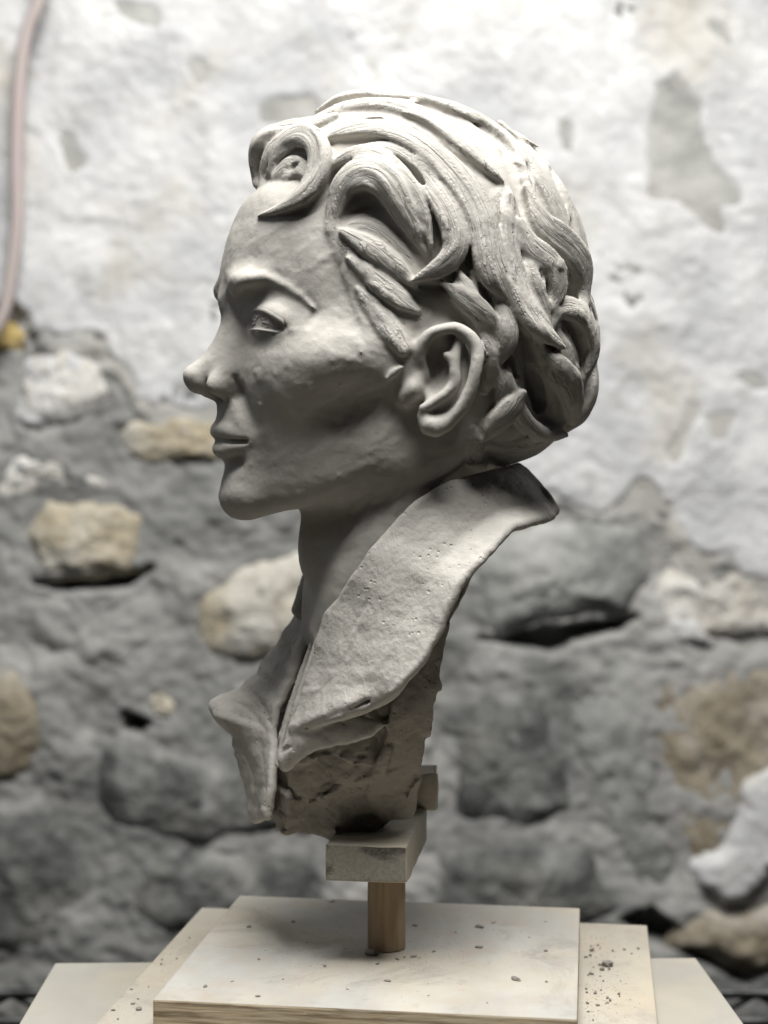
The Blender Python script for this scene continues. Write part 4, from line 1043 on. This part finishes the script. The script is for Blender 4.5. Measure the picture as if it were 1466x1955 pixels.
for k in range(10):
    py = random.uniform(1790, 1945); px = random.uniform(385 - (py - 1732) * 0.987 + 12, 460 - (py - 1712) * 0.86 - 8)
    crumb(px, py, -TB, random.uniform(2.0, 3.5), 'tiny clay crumb on the left strip of the middle board', 'litter on the left of the middle board')

# fine dust and grit trodden into the boards
def dust():
    Vd, Fd = [], []; R3 = np.random.default_rng(3)
    T4 = np.array([(1, 0, -0.5), (-0.5, 0.87, -0.5), (-0.5, -0.87, -0.5), (0, 0, 0.7)])
    def put_grain(px, py, z, r):
        p = on_z(px, py, z); a = R3.uniform(0, 6.28); c, s_ = math.cos(a), math.sin(a); k = len(Vd) * 4
        g = T4 * r * R3.uniform(0.5, 1.5, (4, 3)); g = np.stack([g[:, 0] * c - g[:, 1] * s_, g[:, 0] * s_ + g[:, 1] * c, g[:, 2] * 0.7], 1)
        Vd.append(p + g + np.array([0, 0, 0.2 * r])); Fd.extend([(k, k + 1, k + 2), (k, k + 1, k + 3), (k + 1, k + 2, k + 3), (k + 2, k, k + 3)])
    for _ in range(520): put_grain(R3.normal(735, 150), min(1935, max(1735, R3.normal(1825, 38))), 0.0, R3.uniform(0.00018, 0.0006))
    for _ in range(420): put_grain(1116 + abs(R3.normal(0, 42)) % 116, R3.uniform(1785, 1952), -TB - 0.0004, R3.uniform(0.0002, 0.0007))
    for _ in range(160):
        py = R3.uniform(1790, 1950); put_grain(R3.uniform(385 - (py - 1732) * 0.987 + 10, 460 - (py - 1712) * 0.86 - 4), py, -TB - 0.0004, R3.uniform(0.0002, 0.0005))
    o = mesh_np('clay_dust', np.concatenate(Vd), np.array(Fd), M_CRUMB, None, False)
    tag(o, 'fine clay grit and dust strewn over the stacked boards', 'dust', kind='stuff')
dust()
# ---------------------------------------------------------------- old stone wall
YW = 0.95                                              # mortar face
def wall_xz(px, py): return on_y(px, py, YW)[..., [0, 2]]
def in_poly(P, poly):
    x, y = P[:, 0], P[:, 1]; c = np.zeros(len(P), bool); d = np.full(len(P), 1e9)
    for i in range(len(poly)):
        a = poly[i]; b = poly[(i + 1) % len(poly)]
        t = (a[1] > y) != (b[1] > y); xi = a[0] + (y - a[1]) * (b[0] - a[0]) / ((b[1] - a[1]) or 1e-9); c ^= t & (x < xi)
        e = np.array(b) - np.array(a); h = np.clip(((x - a[0]) * e[0] + (y - a[1]) * e[1]) / (e @ e), 0, 1)
        d = np.minimum(d, np.hypot(x - a[0] - e[0] * h, y - a[1] - e[1] * h))
    return np.where(c, d, -d)                          # positive inside, photograph pixels
def wall_grid(nx, ny, x0=-260, x1=1730, y0=-260, y1=2150):
    xs = np.concatenate([np.linspace(-2300, x0, 45)[:-1], np.linspace(x0, x1, nx - 88), np.linspace(x1, 3700, 45)[1:]])
    ys = np.concatenate([np.linspace(-900, y0, 16)[:-1], np.linspace(y0, y1, ny - 30), np.linspace(y1, 2700, 16)[1:]])
    gx, gy = np.meshgrid(xs, ys); return gx.ravel(), gy.ravel()
def grid_faces(nx, ny):
    i = np.arange(nx * ny).reshape(ny, nx); return np.stack([i[:-1, :-1], i[1:, :-1], i[1:, 1:], i[:-1, 1:]], -1).reshape(-1, 4)
def stone_mat(name, a, b, c3, scale=20, spots=0.5, rough=0.9, lime=0.42):
    t = NT(name)
    n1 = t.noise(scale, 6, 0.62, 0.4); n2 = t.noise(scale * 0.35, 3, 0.5); n3 = t.noise(scale * 3.2, 4, 0.6)
    c = t.mix(t.ramp(n1, [(0.36, 0.0), (0.66, 1.0)]), a, b)
    c = t.mix(t.ramp(n2, [(0.48, 0.0), (0.64, spots)]), c, c3)
    c = t.mix(t.ramp(n3, [(0.40, 0.0), (0.70, 0.30)]), c, tuple(v * 0.6 for v in a))
    c = t.mix(t.ramp(t.noise(7.5, 5, 0.6, 0.5), [(0.50, 0.0), (0.66, lime)]), c, (0.52, 0.515, 0.495))
    nn = t.bump(n1, 0.010, 0.8); nn = t.bump(n3, 0.004, 0.8, nn)
    return t.done(c, rough, nn, 0.15)
M_MORTAR = stone_mat('grey_mortar', (0.15, 0.152, 0.146), (0.30, 0.302, 0.29), (0.40, 0.395, 0.375), 10, 0.7)
M_TAN = stone_mat('tan_stone', (0.34, 0.29, 0.20), (0.50, 0.46, 0.37), (0.56, 0.55, 0.51), 26, 0.7)
M_WHITISH = stone_mat('limed_stone', (0.42, 0.39, 0.34), (0.62, 0.60, 0.56), (0.72, 0.72, 0.70), 22, 0.8)
M_BROWN = stone_mat('brown_stone', (0.20, 0.17, 0.12), (0.34, 0.30, 0.23), (0.48, 0.44, 0.37), 30, 0.5)
M_GREY = stone_mat('grey_stone', (0.20, 0.205, 0.195), (0.32, 0.325, 0.31), (0.42, 0.42, 0.40), 18, 0.5)
M_DARK = stone_mat('dark_slate', (0.07, 0.073, 0.07), (0.17, 0.175, 0.165), (0.30, 0.295, 0.27), 28, 0.55)
M_OCHRE = stone_mat('ochre_stone', (0.42, 0.30, 0.10), (0.58, 0.45, 0.20), (0.5, 0.42, 0.28), 20, 0.3)
def plaster_mat():
    t = NT('limewash')
    n1 = t.noise(9, 7, 0.62, 0.5); n2 = t.noise(26, 6, 0.68, 0.8); n3 = t.noise(5.5, 3, 0.5, 0.3); n4 = t.noise(60, 4, 0.6)
    c = t.mix(t.ramp(n1, [(0.40, 0.0), (0.62, 1.0)]), (0.47, 0.475, 0.48), (0.61, 0.612, 0.608))
    c = t.mix(t.ramp(n2, [(0.54, 0.0), (0.70, 0.6)]), c, (0.37, 0.355, 0.325))
    c = t.mix(t.ramp(n3, [(0.54, 0.0), (0.70, 0.6)]), c, (0.43, 0.395, 0.33))
    c = t.mix(t.ramp(n4, [(0.66, 0.0), (0.74, 0.5)]), c, (0.42, 0.42, 0.41))
    nn = t.bump(n1, 0.012, 0.6); nn = t.bump(n2, 0.006, 0.6, nn)
    return t.done(c, 0.9, nn, 0.2)
M_PLASTER = plaster_mat()
NXW, NYW = 348, 350
gx, gy = wall_grid(NXW, NYW); PW = np.stack([gx, gy], 1); P3 = np.stack([gx * 0.004, gy * 0.004, gx * 0], 1)
CRACKS = [[(915, 1222), (1010, 1205), (1110, 1196), (1215, 1178), (1180, 1205), (1100, 1222), (1050, 1250), (1000, 1232)],
          [(1190, 1755), (1245, 1735), (1300, 1775), (1466, 1850), (1420, 1880), (1300, 1815), (1230, 1800)],
          [(-20, 600), (40, 580), (70, 640), (40, 665), (-20, 640)],
          [(60, 1112), (200, 1100), (290, 1085), (240, 1122), (120, 1128)],
          [(240, 1360), (280, 1380), (270, 1400), (236, 1392)]]
rec = np.zeros(len(gx))
wb = 10 * fbm(P3 * 4, 3)
for c_ in CRACKS: rec = np.maximum(rec, np.clip((in_poly(PW, c_) + wb + 6) / 12, 0, 1))
yy = YW + 0.016 * fbm(P3 * 2.2 + 3, 5) + 0.006 * fbm(P3 * 12, 3) + 0.06 * rec
xz = wall_xz(gx, gy)
wall = mesh_np('stone_wall', np.stack([xz[:, 0], yy, xz[:, 1]], 1), grid_faces(NXW, NYW), M_MORTAR)
tag(wall, 'old rubble stone wall with peeling white limewash behind the bust', 'wall')
# grey undercoat that shows where the limewash has come away
M_UNDER = stone_mat('old_render', (0.30, 0.30, 0.285), (0.43, 0.43, 0.41), (0.50, 0.48, 0.43), 11, 0.6)
UND = [(-2600, -1200), (4000, -1200), (4000, 1160), (2600, 1240), (1800, 1200), (1466, 1190), (1330, 1120), (1270, 1010), (1160, 1010), (1000, 970), (700, 960), (560, 860), (300, 830), (235, 760), (190, 690), (64, 670), (40, 600), (-300, 580), (-1400, 680), (-2600, 640)]
mu = in_poly(PW, UND) + 30 * fbm(P3 * 3.0 + 31, 4) + 9 * fbm(P3 * 14, 3)
VU = np.stack([xz[:, 0], YW + 0.006 - 0.013 * np.clip((mu + 14) / 30, 0, 1) + 0.010 * fbm(P3 * 1.6 + 3, 4) + 0.05 * rec, xz[:, 1]], 1)
Fu = grid_faces(NXW, NYW); ku = (mu[Fu] > -16).any(1)
u_, inv_ = np.unique(Fu[ku].ravel(), return_inverse=True)
mesh_np('undercoat', VU[u_], inv_.reshape(-1, 4), M_UNDER, wall)['label'] = 'grey render coat under the limewash'
# limewash coat: stands proud of the mortar, frayed edges
TOPP = [(-2600, -1200), (4000, -1200), (4000, 1090), (2600, 1180), (1800, 1130), (1466, 1120), (1400, 1085), (1330, 1060), (1262, 960), (1235, 925), (1160, 985), (1100, 975), (1040, 940), (900, 930), (700, 930), (560, 800), (430, 790), (300, 775), (262, 765), (235, 700), (190, 650), (100, 635), (64, 640), (40, 590), (-300, 560), (-1400, 640), (-2600, 600)]
LOWP = [(1420, 1490), (1520, 1440), (1800, 1440), (1800, 1640), (1466, 1650), (1420, 1700), (1380, 1712), (1330, 1690), (1318, 1650), (1380, 1630), (1410, 1570)]
BITS = [[(1275, 1185), (1340, 1180), (1350, 1225), (1290, 1228)], [(440, 1110), (520, 1095), (540, 1160), (450, 1175)], [(60, 700), (150, 660), (175, 740), (90, 815), (40, 800)], [(1050, 1105), (1072, 1100), (1074, 1125), (1054, 1128)]]
HOLES = [[(1250, 165), (1290, 150), (1325, 210), (1350, 320), (1400, 360), (1405, 385), (1350, 385), (1372, 440), (1340, 425), (1300, 385), (1240, 380), (1245, 300)],
         [(500, 205), (530, 192), (600, 198), (600, 232), (505, 232)], [(368, 130), (384, 125), (392, 150), (378, 162)], [(1362, 55), (1376, 58), (1390, 84), (1380, 82)], [(1412, 722), (1430, 716), (1464, 736), (1446, 744)],
         [(122, 262), (140, 268), (156, 312), (140, 325), (128, 300)], [(1068, 235), (1086, 240), (1092, 295), (1074, 290)], [(1270, 870), (1318, 780), (1330, 784), (1285, 885)], [(1350, 800), (1395, 795), (1380, 840), (1355, 842)], [(225, 12), (290, 18), (300, 48), (250, 40)]]
fine = 34 * fbm(P3 * 3.2 + 11, 5) + 14 * fbm(P3 * 14, 3)
mk = in_poly(PW, TOPP) + fine
for b_ in [LOWP] + BITS: mk = np.maximum(mk, in_poly(PW, b_) + 0.9 * fine)
for h_ in HOLES: mk = np.minimum(mk, -in_poly(PW, h_) + 0.5 * fine)
coat_y = YW - 0.017 * np.clip((mk + 14) / 22, 0, 1) + 0.014 + 0.010 * fbm(P3 * 1.6 + 3, 4) + 0.003 * fbm(P3 * 16 + 4, 3) - 0.006
coat_y = coat_y - 0.012 * np.clip((in_poly(PW, LOWP) + 25) / 25, 0, 1)
Fg = grid_faces(NXW, NYW); keep = (mk[Fg] > -16).any(1)
def sub_mesh(name, Vv, Ff, mat, parent):
    u, inv = np.unique(Ff.ravel(), return_inverse=True); return mesh_np(name, Vv[u], inv.reshape(-1, 4), mat, parent)
# separate patches of limewash
VW = np.stack([xz[:, 0], coat_y, xz[:, 1]], 1)
cen = PW[Fg].mean(1); in_top = cen[:, 1] < 1135
sub_mesh('limewash', VW, Fg[keep & in_top & (in_poly(cen, TOPP) > -60)], M_PLASTER, wall)['label'] = 'big coat of white limewash over the upper wall'
for b_ in [LOWP] + BITS:
    s_ = keep & (in_poly(cen, b_) > -40) & ~(in_top & (in_poly(cen, TOPP) > -60))
    if s_.any(): sub_mesh('limewash_patch', VW, Fg[s_], M_PLASTER, wall)
# stones bulging from the mortar
def stone(out, h, mat, seed, rough=1.0, sink=0.012):
    out = np.array(out, float); n = 64
    Q = np.vstack([out, out[:1]]); seg = np.concatenate([[0], np.cumsum(np.linalg.norm(np.diff(Q, axis=0), axis=1))])
    tt = np.linspace(0, seg[-1], n, endpoint=False)
    ring = np.stack([np.interp(tt, seg, Q[:, 0]), np.interp(tt, seg, Q[:, 1])], 1)
    for _ in range(2): ring = (np.roll(ring, 1, 0) + 2 * ring + np.roll(ring, -1, 0)) / 4
    c = ring.mean(0); rs = [0.0001] + list(np.linspace(0.07, 0.92, 14)) + [0.97, 1.0, 1.03]
    Vs = []
    for r in rs:
        p = c + (ring - c) * r; q3 = np.stack([p[:, 0] * 0.008, p[:, 1] * 0.008, np.full(n, seed * 3.1)], 1)
        hh = h * 0.62 * (1 - r ** 4.0) + rough * (0.013 * fbm(q3 * 1.3, 4) + 0.006 * fbm(q3 * 4, 3)) * (1 - 0.2 * r)
        p = p + 22 * rough * r * np.stack([fbm(q3 * 1.5 + 5, 3), fbm(q3 * 1.5 + 9, 3)], 1)
        w = wall_xz(p[:, 0], p[:, 1]); Vs.append(np.stack([w[:, 0], YW + sink - hh * (1 if r < 1 else 0), w[:, 1]], 1))
    i = np.arange(len(rs) * n).reshape(len(rs), n)
    Fq = np.stack([i[:-1], i[1:], np.roll(i[1:], -1, 1), np.roll(i[:-1], -1, 1)], -1).reshape(-1, 4)
    a = np.cross(Vs[1][1] - Vs[1][0], Vs[2][0] - Vs[1][0])
    o = mesh_np('stone', np.concatenate(Vs), Fq[:, ::-1] , mat, wall)
    return o
STONES = [
 ([(40, 1010), (80, 962), (180, 942), (300, 975), (302, 1040), (270, 1088), (200, 1104), (60, 1108)], 0.045, M_TAN),
 ([(20, 720), (60, 662), (140, 642), (205, 690), (212, 760), (140, 812), (60, 832), (20, 790)], 0.045, M_WHITISH),
 ([(200, 800), (300, 782), (420, 790), (560, 800), (560, 868), (400, 890), (260, 890), (205, 850)], 0.035, M_TAN),
 ([(368, 1150), (420, 1090), (520, 1044), (600, 1050), (645, 1150), (600, 1240), (480, 1272), (378, 1250)], 0.050, M_TAN),
 ([(-90, 1262), (40, 1260), (92, 1340), (86, 1440), (40, 1502), (-90, 1510)], 0.045, M_BROWN),
 ([(272, 1330), (310, 1308), (338, 1340), (326, 1376), (284, 1380)], 0.030, M_TAN),
 ([(888, 1080), (960, 1000), (1080, 985), (1240, 990), (1254, 1080), (1214, 1178), (1050, 1198), (915, 1216)], 0.050, M_GREY),
 ([(1236, 1246), (1330, 1230), (1600, 1236), (1600, 1640), (1420, 1655), (1330, 1690), (1265, 1640), (1240, 1440)], 0.029, M_BROWN),
 ([(1230, 1092), (1330, 1062), (1560, 1120), (1560, 1222), (1330, 1226), (1222, 1202)], 0.030, M_WHITISH),
 ([(1058, 1258), (1200, 1225), (1232, 1300), (1262, 1500), (1296, 1690), (1235, 1740), (1132, 1560), (1082, 1400)], 0.030, M_GREY),
 ([(848, 1335), (940, 1290), (1050, 1322), (1084, 1450), (1122, 1570), (980, 1590), (850, 1575)], 0.036, M_DARK),
 ([(815, 1625), (1000, 1600), (1130, 1604), (1215, 1730), (1100, 1800), (825, 1800)], 0.050, M_DARK),
 ([(160, 1410), (250, 1400), (420, 1420), (600, 1480), (622, 1600), (350, 1620), (220, 1600), (150, 1500)], 0.040, M_DARK),
 ([(210, 1640), (420, 1625), (630, 1610), (640, 1760), (420, 1800), (240, 1790)], 0.045, M_DARK),
 ([(30, 1135), (200, 1130), (335, 1130), (345, 1200), (240, 1290), (110, 1290), (20, 1210)], 0.028, M_MORTAR),
 ([(1262, 1800), (1330, 1720), (1420, 1740), (1560, 1700), (1560, 1870), (1440, 1862)], 0.050, M_BROWN),
 ([(-90, 1545), (110, 1535), (195, 1680), (130, 1830), (-90, 1840)], 0.040, M_DARK),
 ([(-90, 850), (60, 850), (190, 866), (255, 930), (60, 952), (-90, 1000)], 0.022, M_WHITISH),
 ([(320, 910), (470, 900), (600, 960), (580, 1030), (410, 1062), (325, 1000)], 0.024, M_MORTAR),
 ([(-40, 622), (18, 612), (46, 636), (40, 668), (-40, 676)], 0.040, M_OCHRE),
 ([(-90, 690), (5, 690), (15, 800), (-10, 840), (-90, 840)], 0.030, M_GREY),
 ([(640, 1300), (820, 1260), (840, 1420), (820, 1580), (660, 1560)], 0.030, M_MORTAR),
 ([(100, 1860), (420, 1820), (700, 1830), (700, 2000), (100, 2000)], 0.04, M_DARK),
 ([(720, 1830), (1100, 1830), (1280, 1850), (1280, 2000), (720, 2000)], 0.04, M_DARK),
 ([(345, 1290), (520, 1280), (640, 1330), (620, 1440), (440, 1400), (350, 1370)], 0.028, M_MORTAR),
]
for k, (out, h, mt) in enumerate(STONES): stone(out, h, mt, k + 1)

# ---------------------------------------------------------------- hose at the left edge and the rail behind the boards
def tube_mesh(name, P_, r, mat, parent=None, n=14):
    P_ = np.asarray(P_, float); T_ = np.gradient(P_, axis=0); T_ /= np.linalg.norm(T_, axis=1, keepdims=True)
    up = np.array([0, 1.0, 0.01]); A = np.cross(T_, up); A /= np.linalg.norm(A, axis=1, keepdims=True); B = np.cross(T_, A)
    a = np.linspace(0, 2 * math.pi, n, endpoint=False); r = np.broadcast_to(r, len(P_))
    Vt = P_[:, None] + r[:, None, None] * (np.cos(a)[None, :, None] * A[:, None] + np.sin(a)[None, :, None] * B[:, None])
    i = np.arange(len(P_) * n).reshape(len(P_), n)
    Fq = np.stack([i[:-1], np.roll(i[:-1], -1, 1), np.roll(i[1:], -1, 1), i[1:]], -1).reshape(-1, 4)
    o = mesh_np(name, Vt.reshape(-1, 3), Fq, mat, parent); return o
t = NT('hose_rubber'); M_HOSE = t.done(t.mix(t.ramp(t.noise(6, 3), [(0.45, 0.0), (0.6, 1.0)]), (0.40, 0.365, 0.335), (0.42, 0.35, 0.345)), 0.6, None, 0.3)
pp = spline(np.array([(92, -120), (75, 0), (52, 60), (38, 150), (32, 300), (33, 420), (22, 520), (6, 600), (-30, 660)], float), 60)
w3 = on_y(pp[:, 0], pp[:, 1], YW - 0.040)
o = tube_mesh('hose', w3, 0.0075, M_HOSE); tag(o, 'pinkish grey hose running down the wall at the left edge', 'hose')
t = NT('dark_metal'); M_METAL = t.done(t.mix(t.ramp(t.noise(40, 4), [(0.4, 0.0), (0.65, 1.0)]), (0.025, 0.026, 0.026), (0.10, 0.102, 0.10)), 0.45, None, 0.5)
M_METAL.node_tree.nodes['Principled BSDF'].inputs['Metallic'].default_value = 0.6
rail = empty('lattice_rail', (0, 0.40, -0.16)); tag(rail, 'dark metal lattice rail of the stand, showing at both bottom corners', 'rail')
za = on_y(40, 1897, 0.40)[2] + 0.16; zb = on_y(40, 1950, 0.40)[2] + 0.16
for z_ in (za, zb):
    q = np.stack([np.linspace(-0.6, 0.6, 12), np.zeros(12), np.full(12, z_)], 1); tube_mesh('bar', q, 0.0042, M_METAL, rail)
for k in range(30):
    x0 = -0.6 + 0.04 * k
    q = np.linspace((x0, 0.0, za if k % 2 else zb), (x0 + 0.04, 0.0, zb if k % 2 else za), 5); tube_mesh('strut', q, 0.0028, M_METAL, rail, 8)
print('done', round(time.time() - T0, 1))
